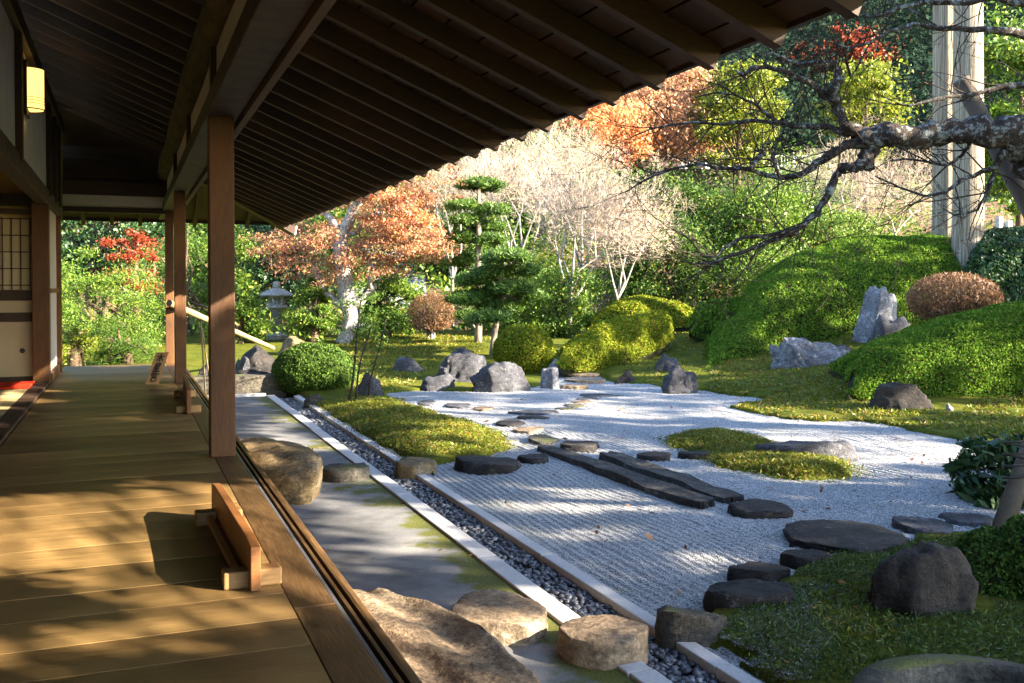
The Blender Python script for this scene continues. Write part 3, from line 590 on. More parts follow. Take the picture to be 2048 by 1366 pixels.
def gtree(name,label,px0,px1,pyt,pyb,dep,ncl,nl,size,mat,bark,base_py=None,thick=.8,**k):
    xc=(px0+px1)/2; c=P(xc,(pyt+pyb)/2,dep); rx=(px1-px0)/2*dep/F; rz=(pyb-pyt)/2*dep/F; zb=Tz(c[0],c[1]); base=(c[0],c[1],min(zb,c[2]-rz)); k.setdefault('cl_r',rx*.22)
    if dep<34 and dep>10: nl=int(nl*1.4); size*=.72
    return leafy_tree(name,label,base,0,(c[0],c[1],c[2],rx,rx*thick,rz),ncl,nl,size,mat,bark,**k)

# shrubs seen past the end of the veranda
gtree('camellia','tall dark glossy leaved shrub behind the end of the veranda',60,300,330,560,21.5,70,16000,.05,L_CAM,B_BROWN,seed=3,asp=.55)
gtree('shrub','light green feathery shrub at the end of the veranda floor',90,330,515,730,19.5,60,24000,.034,L_GRN,B_BROWN,seed=5,asp=.32)
gtree('shrub','low yellow green shrub beside the white wall edge at the veranda end',110,190,650,745,17.2,22,5000,.028,L_YEL,B_BROWN,seed=6,asp=.35)
gtree('bamboo_grass','grey green tangle of bamboo grass beyond the wooden sign board',170,340,640,745,17.6,40,9000,.042,L_AZD,B_BROWN,seed=7,asp=.12)
gtree('red_maple','small red leaved maple sprays behind the light green shrub',215,325,440,590,20.6,18,3600,.036,L_RED,B_BROWN,seed=8)
gtree('needle_shrub','deep green needle leaved shrub behind the far veranda posts',250,480,420,720,22.5,60,17000,.045,L_PINE,B_BROWN,seed=9,asp=.14)
gtree('shrub','sunlit yellow green shrub between the far veranda posts',370,520,440,620,24.,40,10000,.05,L_GRN,B_BROWN,seed=10)
gtree('shrub','green broad leaved shrub left of the stone lantern',430,524,575,700,20.6,34,10000,.045,L_GRN,B_BROWN,seed=11,asp=.4)
gtree('shrub','glossy green shrub right of the stone lantern',584,672,560,690,20.9,36,10000,.045,L_GRN,B_BROWN,seed=12,asp=.4)
gtree('camellia','dark camellia standing behind the stone lantern',440,640,430,640,26,60,14000,.055,L_CAM,B_BROWN,seed=13)
gtree('shrub','pale green shrub behind the lower limbs of the white maple',715,830,555,660,22.2,34,9000,.045,L_GRN,B_BROWN,seed=14)
# maple with the white trunk
b=P(690,692,21); b[2]=Tz(b[0],b[1]); root=thing('white_trunk_maple','white barked maple with fading pink and orange leaves behind the round dark bush','tree',b)
def pxtube(mb,pts,dep,off,n=9,jit=.05):
    q=[P(a,c_,dep+(e[0] if e else 0)) for a,c_,r,*e in pts]; mb.tube([p-off for p in q],[r*.82*dep/F for _,_,r,*e in pts],n,True,jit)
mb=MB(); pxtube(mb,[(690,705,26),(688,680,20),(703,640,17),(694,600,21),(690,560,20),(684,520,19),(680,490,17),(690,460,15),(706,425,13),(722,395,11),(735,365,8)],21,b)
pxtube(mb,[(690,612,14),(668,602,10),(650,585,8),(638,560,6),(628,535,4)],21,b); pxtube(mb,[(695,612,13),(722,604,10),(742,580,9,.2),(750,572,7,.3)],21,b)
pxtube(mb,[(682,470,12),(668,448,10),(655,430,8),(640,415,6)],21,b); pxtube(mb,[(692,470,9),(712,465,7),(730,448,5),(760,420,3)],21,b); pxtube(mb,[(742,578,6),(738,545,4),(742,510,3)],21,b)
mb.build('trunk',B_WHITE,root,True)
cl=[]
for (x,y,sx,sy,n) in [(760,410,75,40,34),(810,440,55,45,30),(700,495,110,35,40),(600,500,50,35,18),(800,510,65,30,30),(740,370,60,22,16),(560,490,30,25,8),(850,390,30,40,12),(640,540,30,20,8),(590,455,40,25,12)]:
    for i in range(n): cl.append(P(random.gauss(x,sx*.75),random.gauss(y,sy*.75),21+random.gauss(0,.9)))
leaf_obj('crown',clump_pts(cl,25000,.15,.35),.027,L_MAP,root,.5,.6)
cl=[P(random.gauss(x,s),random.gauss(y,s*.6),20.6+random.gauss(0,.5)) for x,y,s in [(790,450,22),(830,440,20),(800,400,26),(740,385,20)] for i in range(7)]
leaf_obj('orange_sprays',clump_pts(cl,9000,.12,.4),.030,L_ORG,root,.5,.6)
cl=[P(random.gauss(835,26),random.gauss(492,16),20.8+random.gauss(0,.5)) for i in range(16)]; leaf_obj('yellow_sprays',clump_pts(cl,3500,.13,.35),.028,L_PCH,root,.5,.6)
# stone lantern
b=P(553,676,21.6); b[2]=Tz(b[0],b[1]); sl_=thing('stone_lantern','grey stone lantern with a wide cap among green shrubs','stone lantern',b); s=21.6/F; zt=P(553,562,21.6)[2]-b[2]; H=zt
def sq(prof): return prof
MB().lathe([(.22,-.05),(.24,.08),(.19,.14)],(0,0,0),6).build('base',R_FAR,sl_)
MB().lathe([(.125,.12),(.12,H*.48),(.15,H*.50)],(0,0,0),12).build('shaft',R_FAR,sl_,True)
MB().lathe([(.16,H*.50),(.25,H*.54),(.25,H*.585)],(0,0,0),6).build('platform',R_FAR,sl_)
fb=MB()
for i in range(6):
    a=math.pi/3*i; fb.box((.155*math.cos(a),.155*math.sin(a),H*.66),(.06,.06,H*.15),np.array([[math.cos(a),-math.sin(a),0],[math.sin(a),math.cos(a),0],[0,0,1]]))
fb.lathe([(.17,H*.585),(.17,H*.61)],(0,0,0),6); fb.lathe([(.17,H*.715),(.17,H*.735)],(0,0,0),6); fb.lathe([(.11,H*.60),(.11,H*.72)],(0,0,0),6); fb.build('fire_box',R_FAR,sl_)
MB().lathe([(.10,H*.735),(.40,H*.74),(.42,H*.765),(.28,H*.82),(.13,H*.87),(.10,H*.875)],(0,0,0),6).build('cap',R_FAR,sl_)
MB().lathe([(.07,H*.875),(.10,H*.89),(.07,H*.91),(.085,H*.94),(.07,H*.975),(.015,H*1.0)],(0,0,0),12).build('finial',R_FAR,sl_,True)
# cloud-pruned pines
def needles(C,n,R,flat,size):
    C=np.asarray(C); m=len(C)*n; c=np.repeat(C,n,0); u=RNG.standard_normal((m,3)); u[:,2]=np.abs(u[:,2])*.9; u/=np.linalg.norm(u,axis=1,keepdims=True); base=c+RNG.standard_normal((m,3))*np.array([R,R,R*flat])
    e=base+u*size; s=np.cross(u,RNG.standard_normal((m,3))); s/=np.linalg.norm(s,axis=1,keepdims=True); s*=.009
    V=np.stack([base-s,base+s,e],1).reshape(-1,3); return V,np.arange(3*m).reshape(-1,3)
def pine(label,trunk,pads,dep,seed):
    b=P(trunk[0][0],trunk[0][1],dep); b[2]=Tz(b[0],b[1]); root=thing('cloud_pruned_pine',label,'pine tree',b); mb=MB(); pxtube(mb,trunk,dep,b,8); C=[]
    for x,y,sx,sy in pads:
        k=int(14+sx*.8); dz=random.gauss(0,.35)
        j=min(range(len(trunk)),key=lambda q:abs(trunk[q][1]-(y+14))); t=trunk[j]; mb.tube([P(t[0],t[1],dep)-b,P((t[0]+x)/2,(t[1]+y)/2+9,dep+dz*.5)-b,P(x,y+sy*.5,dep+dz)-b],[.035,.025,.012],5,False)
        for i in range(k):
            a=random.uniform(0,6.28); q=math.sqrt(random.random()); C.append(P(x+sx*q*math.cos(a),y+sy*(1-q*q)*-.7+sy*.4+random.gauss(0,sy*.2),dep+dz)+FH*math.sin(a)*q*sx*dep/F*.9)
    V,Fq=needles(C,150,.075,.45,.10); link('needles',mesh_np('needles',V-b,Fq,L_PINE),root); mb.build('trunk',B_PINE,root,True)
pine('tall cloud pruned pine with an umbrella shaped top',[(955,700,11),(957,660,9),(960,600,9),(956,540,8),(958,480,7),(956,430,6),(957,395,5),(958,375,3)],
 [(959,368,44,14),(925,412,22,10),(985,418,24,12),(935,440,24,10),(975,452,30,12),(930,475,28,12),(985,480,22,12),(925,520,26,13),(940,560,26,14),(925,595,24,12),(940,630,22,10)],20.6,1)
pine('shorter cloud pruned pine with wide flat pads before the tall pine',[(983,722,8),(986,690,8),(992,650,7),(1000,620,6),(1008,590,5),(1015,560,4),(1022,530,3)],
 [(1015,512,48,16),(985,545,34,12),(1045,540,32,12),(1030,575,36,13),(975,585,36,13),(955,560,30,11),(1000,612,36,12),(985,636,40,11),(940,600,22,10),(1060,590,22,10)],19.0,2)
# bare pale trees in the sun
def bare(label,px,py,dep,heads,seed,bark=B_WHITE,twig=B_PALE,r=.075,lv=3,name='bare_tree',group=None,L0=.9,kids=3):
    b=P(px,py,dep); b[2]=min(b[2],Tz(b[0],b[1])); root=thing(name,label,'tree',b,group)
    for k,(hx,hy,hr) in enumerate(heads):
        a=P(px,py,dep); e=P(hx,hy,dep+random.uniform(-.6,.6)); mb=MB(); m1=a+(e-a)*.35+RNG.standard_normal(3)*.08; m2=a+(e-a)*.7+RNG.standard_normal(3)*.10
        mb.tube([b-b,a-b+np.array([0,0,.02]),m1-b,m2-b,e-b],[r*.75,r*.68,r*.5,r*.38,r*.28],7,True,.08); mb.build('limb',bark,root,True)
        branch_tree(root,e,(e-m2),L0*hr,r*.26,lv+(1 if lv<5 else 0),twig,'twigs',.6,kids,.08,.2,.003,.66,6,None,seed*31+k)
        branch_tree(root,m2,(e-m1)+RNG.standard_normal(3)*.5,L0*hr*.8,r*.22,lv,twig,'twigs',.65,kids,.08,.2,.003,.66,6,None,seed*31+k+9)
        nt_=1700; ou=(e-a)/np.linalg.norm(e-a); cc=e+ou*.35*hr; u=RNG.standard_normal((nt_,3)); u/=np.linalg.norm(u,axis=1,keepdims=True); q0=cc+u*(RNG.random((nt_,1))**.45)*np.array([.85,.85,.75])*hr; dr=u*.7+ou*.6+RNG.standard_normal((nt_,3))*.5; dr/=np.linalg.norm(dr,axis=1,keepdims=True); sd=np.cross(dr,RNG.standard_normal((nt_,3))); sd/=np.linalg.norm(sd,axis=1,keepdims=True); ln=RNG.uniform(.10,.26,(nt_,1)); V=np.stack([q0-sd*.004,q0+sd*.004,q0+dr*ln],1).reshape(-1,3)-b
        tag(link('fine_twigs',mesh_np('fine_twigs',V,np.arange(nt_*3).reshape(-1,3),B_HAZE),root),kind='stuff')
    return root
bare('bare white branched tree with fine twigs right of the pines',1140,610,22.5,[(1130,470,1.0),(1160,420,1.1),(1190,460,1.0),(1110,430,.9),(1210,500,.9)],5,r=.06)
bare('bare pale twiggy tree leaning left behind the tall pine',1060,560,25,[(1020,400,1.1),(1080,390,1.1),(975,380,1.0)],6,r=.06)
bare('bare pale twiggy tree behind the fading maple',905,560,27,[(890,420,1.2),(930,390,1.2),(870,380,1.0)],7,r=.06)
bare('bare white forked tree rising against the orange maples',1165,560,27,[(1110,340,1.1),(1200,360,1.0),(1150,330,.9)],8,r=.07)
bare('bare branching tree on the bright bank left of the cedar trunks',1685,470,30,[(1640,380,1.2),(1690,360,1.2),(1730,390,1.0)],9,r=.07,bark=B_PALE)
bare('bare thicket of pale twigs just left of the cedar trunks',1790,470,32,[(1770,390,1.4),(1820,380,1.4),(1840,420,1.2),(1745,430,1.2)],10,r=.05,bark=B_PALE)
bare('bare pale twiggy tree spreading over the shrubs right of the white tree',1235,600,24,[(1240,470,1.1),(1270,440,1.1),(1215,440,1.0),(1290,490,.9)],13,r=.05)
bare('bare cream twigged tree between the tall pine and the white tree',1020,560,28,[(1000,360,1.2),(1050,350,1.2),(960,400,1.1),(1085,400,1.1)],14,r=.05)
# green and autumn trees filling the background
BT=[('evergreen_tree','dense green tree left of the bare white tree',1000,1130,480,700,24.5,50,14000,.045,L_GRN,.32),
('evergreen_tree','sunlit pale green shrub under the bare white tree',1040,1200,520,690,22.8,50,16000,.036,L_GRN,.3),
('evergreen_tree','broad dark green tree behind the flat low hedge',1250,1480,340,610,31,80,22000,.07,L_DKG,.5),
('evergreen_tree','bright green tree left of the sweeping plum branch',1420,1620,360,600,29,70,20000,.06,L_GRN,.45),
('evergreen_tree','deep green tree in the gap behind the small clipped bush',1230,1420,430,640,27,60,16000,.055,L_DKG,.42),
('evergreen_tree','light green bushy tree at the left end of the big hedge',1480,1620,470,640,25,40,8000,.045,L_GRN,.35),
('evergreen_tree','dark green tree behind the maple and the bare trees',820,1040,400,620,33,70,16000,.075,L_DKG,.5),
('evergreen_tree','green tree showing above the maple crown under the eave',560,760,380,600,30,60,14000,.065,L_GRN,.45),
('evergreen_tree','dark evergreen between the tall pine and the orange maples',980,1180,280,480,37,60,14000,.09,L_DKG,.6),
('orange_maple','large glowing orange maple under the roof edge',1060,1300,190,345,42,80,24000,.07,L_ORG,.55),
('orange_maple','pale peach maple between the eave and the yellow cypress',1230,1440,120,330,46,60,20000,.08,L_PCH,.75),
('red_maple','red maple high on the wooded hillside',1640,1780,60,150,75,30,6000,.13,L_RED,.7),
('red_maple','dull red maple touching the roof edge on the hillside',1560,1680,90,190,80,24,4500,.14,L_RED,.7),
('yellow_cypress','yellow green cypress with a round crown above the graveyard fence',1400,1555,115,345,44,70,20000,.075,L_YEL,.42),
('yellow_cypress','feathery yellow green cypress left of the cedar trunks',1670,1795,130,340,40,46,14000,.07,L_YEL,.36),
('evergreen_tree','green cypress right of the cedar trunks',1960,2120,40,440,34,80,22000,.07,L_GRN,.5),
('evergreen_tree','light green low shrub behind the top of the big hedge',1560,1760,430,490,27,40,6000,.045,L_GRN,.34),
('evergreen_tree','bright green tree below the fence beside the plum twigs',1560,1660,330,470,34,36,9000,.06,L_GRN,.4),
('evergreen_tree','dark tree behind the far veranda corner and lantern',330,600,300,560,33,70,15000,.085,L_DKG,.6),
('evergreen_tree','dark tree behind the glossy shrub at the veranda end',0,260,300,600,32,70,14000,.085,L_DKG,.6)]
for i,(nm,lb,a,b_,c_,d_,dp,ncl,nl,sz,mt,cr) in enumerate(BT):
    gtree(nm,lb,a,b_,c_,d_,dp,ncl,nl,sz,mt,B_BROWN,seed=40+i,cl_r=cr)
# wooded hillside far behind: reads as one mass
n=95000; dd=56+75*RNG.random(n)**1.1; aa=np.radians(RNG.uniform(17,53,n)); hx=dd*np.sin(aa);hy=dd*np.cos(aa); hz=T(hx,hy); cl_=fbm(np.stack([hx,hy,hz*0],1)*.12,77,3)
hz=hz+(2.5+4.5*np.clip(cl_+.4,0,2))*RNG.random(n)**.5
hl=leaf_obj('wooded_hillside',np.stack([hx,hy,hz],1),.17,L_FAR,None,.6,.5); tag(hl,'dark wooded hillside rising behind the garden','woods',kind='stuff')
n=50000; dd=24.5+34*RNG.random(n); aa=np.radians(RNG.uniform(-10,54,n)); hx=dd*np.sin(aa);hy=dd*np.cos(aa); cl_=fbm(np.stack([hx,hy,hx*0],1)*.5,55,3); hz=T(hx,hy)+(.35+1.3*np.clip(cl_+.3,0,1.5))*RNG.random(n)**.7*np.clip((dd-23)/6,.2,1)
ug=leaf_obj('undergrowth',np.stack([hx,hy,hz],1),.085,L_GRN,None,.45,.4); tag(ug,'low green undergrowth on the bank behind the garden','undergrowth',kind='stuff')
# two cedar trunks
for lb,px,wd,dp,jx in [('grey shaded cedar trunk, left of the pair',1889,50,20.6,0),('sunlit pale cedar trunk, right of the pair',1934,56,19.6,3)]:
    b=P(px,560,dp); zb=Tz(b[0],b[1]); base=np.array([b[0],b[1],zb]); root=thing('cedar_tree',lb,'tree',base); r=wd/2*dp/F; mb=MB()
    pts=[np.array([0,0,-.2]),np.array([0,0,.6]),np.array([.02,0,3]),np.array([.0,.03,7]),np.array([.0,.05,11]),np.array([0,0,16])]; mb.tube(pts,[r*1.25,r*1.05,r,r*.93,r*.75,r*.3],44,True,0); fl_=[1+.02*math.sin(j*2.3)+.03*random.uniform(-1,1) for j in range(44)]
    for vi in range(len(mb.v)):
        cx_=pts[vi//44]; mb.v[vi]=cx_+(mb.v[vi]-cx_)*fl_[vi%44]
    mb.build('trunk',B_CEDAR,root,True)
    CC=[base+np.array([random.gauss(0,1.0),random.gauss(0,1.0),random.uniform(10.5,16)]) for k in range(30)]; leaf_obj('crown',clump_pts(CC,5000,.5,.5),.12,L_SHADE,root,.4,.3)
# graveyard wall, fence and stones on the terrace
fz=P(1450,338,46); root=thing('terrace_fence','pale railing along the graveyard terrace behind the green trees','fence',fz); mb=MB()
a=P(1290,326,46)-fz; e=P(1640,326,46)-fz; a[2]=e[2]=0
for hgt in (.15,.62): MB().quadbar(a+np.array([0,0,hgt]),e+np.array([0,0,hgt]),.05,.05,FH).build('rail',WHITEST,root)
npk=60
for i in range(npk):
    p=a+(e-a)*i/(npk-1); big=i%10==0
    MB().box(p+np.array([0,0,.36]),(.10 if big else .03,)*2+(.85 if big else .55,)).build('post' if big else 'picket',WHITEST,root)
mb=MB().quadbar(a+np.array([0,0,-.6])-FH*.3,e+np.array([0,0,-.6])-FH*.3,.3,1.1,FH).build('wall',R_MOSSY,root)
for px,py,hh,lb in [(1406,322,.9,'pale grave stone left of the cypress trunk, tallest on the terrace'),(1362,330,.5,'small white grave stone at the left of the terrace'),(1500,326,.6,'grey grave stone behind the middle of the fence'),(1998,446,.8,'white grave stone block beyond the back hedge'),(2016,450,.6,'thin white grave post beyond the back hedge')]:
    q=P(px,py,47 if px<1900 else 30); rt_=thing('grave_stone',lb,'grave stone',(q[0],q[1],q[2]-hh)); s_=.45 if px<1900 else .18
    MB().box((0,0,hh*.12-.3),(s_*1.3,s_*1.3,hh*.3+.6)).build('plinth',GRANITE,rt_); MB().box((0,0,hh*.75),(s_,s_,hh*.96)).build('shaft',WHITEST,rt_,bevel=.02)
# low rail and pale path in the back garden
q=P(800,651,24); q[2]=P(800,651,24)[2]; root=thing('path_rail','low wooden bar rail beside the pale path behind the thin stems','rail',(q[0],q[1],Tz(q[0],q[1])))
MB().quadbar((-.45*RT[0],-.45*RT[1],.25),(.45*RT[0],.45*RT[1],.25),.06,.05,FH).build('bar',W_POLE,root)
for s_ in (-.4,.4): MB().box((s_*RT[0],s_*RT[1],.05),(.05,.05,.42)).build('post',W_POLE,root)
for nm,pts in [('pale_path',[(700,664),(860,664),(845,636),(720,636)]),('pale_path',[(1108,735),(1225,770),(1120,768),(1075,735)])]:
    zz=.36 if pts[0][0]==700 else .06; poly=[gp(a,b_,zz) for a,b_ in pts]; V=[];
    for u in np.linspace(0,1,14):
        for v_ in np.linspace(0,1,14):
            p=(poly[0]*(1-u)+poly[1]*u)*(1-v_)+(poly[3]*(1-u)+poly[2]*u)*v_; p[2]=Tz(p[0],p[1])+.03; V.append(p)
    g=np.arange(196).reshape(14,14); Fq=[[g[i,j],g[i+1,j],g[i+1,j+1],g[i,j+1]] for i in range(13) for j in range(13)]
    tag(link(nm,mesh_np(nm,np.array(V),Fq,GRAVEL,True)),kind='structure')
for i,(a,b_,c_,d_) in enumerate([(1120,1200,744,752),(1128,1210,756,765),(1120,1180,768,776)]): step(a,b_,c_,d_,.05,R_TAN,['pale flat stone, upper of the three garden steps','pale flat stone, middle of the three garden steps','pale flat stone, lowest of the three garden steps'][i],name='garden_step',cat='step stone',zg=.03)
# thin stems in front of the white maple
for lb,pts in [('tallest thin dark stem with fine leaves, left of three',[(697,806,3),(706,760,3),(712,700,3),(716,650,2),(722,600,2)]),('middle thin dark stem of three on the moss bank',[(712,804,2.5),(716,750,2.5),(724,710,2),(735,680,2),(742,655,1.5)]),('slanting thin stem of three beside the striped rock',[(735,801,2.5),(741,760,2.5),(755,710,2),(768,660,2),(772,635,1.5)])]:
    b=gp(pts[0][0],pts[0][1],.03); dp=depth(b); root=thing('thin_sapling',lb,'sapling',b,'thin saplings on the moss bank'); mb=MB(); pxtube(mb,pts,dp,b,5,0); mb.build('stem',B_TWIG,root,True)
    t=[P(pts[-1][0]+random.gauss(0,26),pts[-1][1]+random.gauss(10,22),dp+random.gauss(0,.3)) for i in range(16)]; leaf_obj('leaves',clump_pts(t,700,.07,.4),.022,L_AZD,root,.25,.4)
# leafy bush at the right edge of the gravel
gtree('leafy_bush','dark glossy broad leaved bush growing by the leaning prop pole',1895,2110,885,1035,7.0,46,3200,.045,L_CAM,B_BROWN,seed=90,asp=.33,cl_r=.07,trunk_r=.015)

# ------------------------------------------------------------------ moss islands and tufts
def moss_island(label,pts,h,nt,mat,name='moss_island',size=.014,z0=.0):
    poly=poly_px(pts,z0); A=np.array(poly); c=A.mean(0); x0,y0=A.min(0)-.1; x1,y1=A.max(0)+.1; st=.05; X,Y=np.meshgrid(np.arange(x0,x1,st),np.arange(y0,y1,st)); xr,yr=X.ravel(),Y.ravel(); p3=np.stack([xr,yr,xr*0],1)
    wob=.06*fbm(p3*3,31,3); d=distpoly(xr,yr,poly)*np.where(inpoly(xr,yr,poly),1,-1)+wob; e=np.clip(d/.45,-1,1); z=np.where(e>0,np.sqrt(np.clip(e*(2-e),0,1))*h*(.75+.35*fbm(p3*1.6,8,3))+.012,-.08+.09*np.clip(1+e*6,0,1)); nx=X.shape[1]; ny=X.shape[0]
    ii=(np.arange(ny-1)[:,None]*nx+np.arange(nx-1)[None]).ravel(); zz=z; keep=(np.stack([e[ii],e[ii+1],e[ii+nx],e[ii+nx+1]]).max(0)>-.2)
    root=thing(name,label,'moss',(c[0],c[1],z0)); off=np.array([c[0],c[1],z0]); link('cushion',mesh_np('cushion',np.stack([xr,yr,zz+z0],1)-off,np.stack([ii,ii+1,ii+nx+1,ii+nx],1)[keep],MOSS,True),root)
    ok=np.where(e>0.0)[0]; rim=np.where((e>-.28)&(e<.05))[0]; k=np.concatenate([RNG.choice(ok,int(nt*.93)),RNG.choice(rim,nt-int(nt*.93))]); zz=np.maximum(zz,.004); C=np.stack([xr[k]+RNG.uniform(-st,st,nt),yr[k]+RNG.uniform(-st,st,nt),zz[k]+z0+RNG.uniform(-.005,.03,nt)],1); to=leaf_obj('tufts',C,size,mat,root,.22,.15); tag(to,kind='stuff'); return root
moss_island('nearer moss island on the gravel, beside the long stone slabs',[(1412,915),(1440,905),(1500,895),(1570,900),(1640,918),(1685,935),(1688,950),(1640,962),(1590,960),(1520,945),(1440,932)],.09,22000,L_MOSS)
moss_island('farther moss island on the gravel, before the low grey rock',[(1345,878),(1370,870),(1430,868),(1500,880),(1550,895),(1480,900),(1400,908),(1352,895)],.08,13000,L_MOSS)
moss_island('long moss bank beside the drain with bright green on its kerb side',[(640,812),(700,803),(770,800),(800,812),(830,826),(900,844),(960,860),(1004,880),(1010,898),(960,915),(890,922),(850,924),(800,912),(740,875),(690,845)],.12,34000,L_MOSS,name='moss_bank')
def tufts(name,label,pts,n,mat,size=.02,zj=.025):
    poly=poly_px(pts,.03); A=np.array(poly); x0,y0=A.min(0);x1,y1=A.max(0); xr=RNG.uniform(x0,x1,n*3); yr=RNG.uniform(y0,y1,n*3); ok=inpoly(xr,yr,poly); p3=np.stack([xr,yr,xr*0],1); ok&=(fbm(p3*2.2,12,3)>-.55)&~inpoly(xr,yr,GPOLY); xr,yr=xr[ok][:n],yr[ok][:n]
    C=np.stack([xr,yr,T(xr,yr)+RNG.uniform(-.005,zj,len(xr))],1); o=leaf_obj(name,C,size,mat,None,.22,.15); tag(o,label,'moss',kind='stuff')
tufts('moss_carpet','olive green moss carpet before the big hedges',[(1420,782),(1420,745),(1540,745),(1700,735),(1720,790),(1900,835),(2048,790),(2140,860),(2048,905),(1800,862),(1560,835),(1460,815),(1560,800)],42000,L_MOSS,.024)
tufts('moss_carpet','bright green moss carpet round the black boulder and basin',[(1400,1340),(1440,1260),(1520,1200),(1600,1150),(1660,1110),(1800,1100),(1850,1075),(2048,1070),(2140,1366),(1500,1366)],42000,L_MOSSG,.009)
tufts('moss_carpet','sunlit moss lawn around the pines and grey rocks',[(640,690),(760,680),(980,690),(1000,720),(880,745),(780,790),(700,800),(690,730)],22000,L_MOSS,.03)
tufts('moss_carpet','mossy slope between the steps and the big hedge',[(1230,745),(1330,690),(1400,660),(1430,745),(1400,775),(1300,770)],16000,L_MOSS,.03)
tufts('loose_grit','pale grit mixed into the moss beside the thick round stone',[(1430,1366),(1440,1270),(1500,1215),(1600,1170),(1680,1180),(1690,1260),(1620,1366)],9000,GRAVEL,.006,.012)
tufts('moss_patch','dark brown green tufted moss patches before the black boulder',[(1620,1200),(1700,1180),(1780,1215),(1790,1290),(1700,1310),(1640,1270)],2600,L_MOSS,.014,.02)
tufts('leaf_litter','brown fallen leaves under the hedges and bushes',[(1420,760),(1545,755),(1900,790),(2048,800),(2048,770),(1440,740)],1500,L_LITTER,.03)
tufts('leaf_litter','brown fallen leaves under the pines and bare trees',[(840,690),(960,640),(1180,690),(1080,720),(900,700)],2500,L_LITTER,.04)

n=420; lx=RNG.uniform(.8,8.5,n); ly=RNG.uniform(2.6,13.5,n); lz=np.where(inpoly(lx,ly,GPOLY),.022,np.where(lx<1.84,.006,T(lx,ly)+.02)); ok=(lx<1.84)|(lx>2.3)
lo=leaf_obj('scattered_leaves',np.stack([lx,ly,lz],1)[ok],.018,L_LITTER,None,.6,3.); tag(lo,'few small brown leaves scattered over gravel and paving','fallen leaves',kind='stuff')
# ------------------------------------------------------------------ plum tree
pb=P(2300,980,6.9); pb[2]=Tz(pb[0],pb[1]); plum=thing('old_plum_tree','old bare plum tree with lichened limbs reaching over the gravel','tree',pb); PLD=6.7
LIMBS=[[(2300,1010,85),(2290,800,78),(2250,600,72),(2190,450,64),(2120,350,56),(2060,296,46),(2005,264,36),(1940,262,31),(1880,270,30),(1830,275,29),(1780,270,27),(1735,275,27),(1715,280,20)],
[(1740,285,26),(1735,310,24),(1728,328,16),(1700,333,13),(1680,342,11),(1669,360,10),(1658,388,10),(1642,412,9),(1627,430,9),(1608,450,8),(1580,470,7.5),(1550,478,7),(1516,492,6),(1475,508,5),(1430,523,4),(1396,528,3),(1360,522,2)],
[(1615,445,6),(1580,462,5),(1530,473,5),(1482,476,4),(1450,495,4),(1430,514,3),(1409,514,2.5),(1380,480,2),(1360,462,1.5)],
[(1720,285,16),(1690,290,12),(1660,310,11),(1640,322,11),(1622,337,10),(1598,350,9),(1571,355,8),(1534,351,7),(1510,343,5),(1483,337,5),(1439,337,4),(1400,328,3),(1350,336,3),(1310,350,3),(1280,365,2),(1250,385,2)],
[(1720,268,17),(1690,252,15),(1680,225,14),(1670,200,13),(1665,178,12),(1680,158,12),(1676,140,11),(1662,126,9),(1640,126,8),(1604,130,6),(1575,122,4),(1545,105,3),(1520,112,2)],
[(1668,205,11),(1650,190,11),(1637,178,9),(1611,161,8),(1571,143,7),(1534,134,6),(1505,135,5),(1485,150,4),(1470,140,2)],
[(1700,268,11),(1660,254,8),(1625,253,7),(1593,252,7),(1556,245,6),(1505,241,5),(1446,249,4),(1391,245,3),(1340,250,3),(1300,258,2),(1262,275,1.5)],
[(1560,247,4),(1530,225,4),(1505,205,3),(1470,190,2.5),(1430,185,2),(1390,195,1.5)],
[(2140,110,14),(2048,70,11),(1970,58,9),(1885,57,7),(1830,48,6),(1780,62,4),(1740,85,3),(1700,95,2),(1660,85,1.5)],
[(2100,20,9),(1990,-5,8),(1922,6,7),(1849,5,6),(1790,18,5),(1765,32,4),(1735,33,3),(1715,20,2)],
[(2130,240,12),(2048,170,9),(1990,178,7),(1940,190,5),(1880,196,4),(1830,210,3),(1790,208,2)],
[(2010,300,10),(1990,335,8),(1960,345,6),(1920,362,5),(1890,385,4),(1850,392,3),(1800,375,2.5),(1750,352,2)],
[(1940,285,6),(1925,310,4),(1895,330,4),(1860,325,3),(1810,318,2.5),(1780,322,2)],
[(1990,345,5),(1975,385,4),(1955,420,3),(1910,430,2),(1890,420,1.5)],
[(1700,150,3),(1690,110,2.5),(1720,80,2),(1750,70,1.5)],[(1880,57,3),(1840,30,2.5),(1800,10,2),(1760,-5,1.5)],
[(1500,338,5),(1515,318,5),(1530,305,4)],[(1560,355,4),(1550,320,5),(1545,312,5)]]
mb=MB(); rng=np.random.default_rng(4); PEN=[]
for li,pl in enumerate(LIMBS):
    dz=0 if li<3 else rng.uniform(-.5,.5); q=[]; n=len(pl)
    for i,(a,b_,r) in enumerate(pl):
        t=i/(n-1); dd_=PLD+(0 if li==0 else dz*t)+.04*math.sin(i*1.7+li); q.append(P(a,b_,dd_))
    # subdivide with wobble
    pts=[];rs=[]
    for i in range(n-1):
        for s_ in range(3):
            t=s_/3; w_=.35*pl[i][2]*PLD/F if s_ else 0; pts.append(q[i]*(1-t)+q[i+1]*t+rng.standard_normal(3)*w_*.5); rs.append((pl[i][2]*(1-t)+pl[i+1][2]*t)*PLD/F*.78*(1+.10*rng.standard_normal() if pl[i][2]>8 else 1)*(1.15 if pl[i][2]<6 else 1))
    pts.append(q[-1]);rs.append(pl[-1][2]*PLD/F*.7)
    rs=[max(.0025,r*(1.0 if li else 1.05)) for r in rs]
    mb.tube([p-pb for p in pts],rs,12 if li==0 else 8,True,.10 if li==0 else .07)
    PEN.append((pts,rs))
mb.build('limbs',B_PLUM,plum,True)
mb=MB()
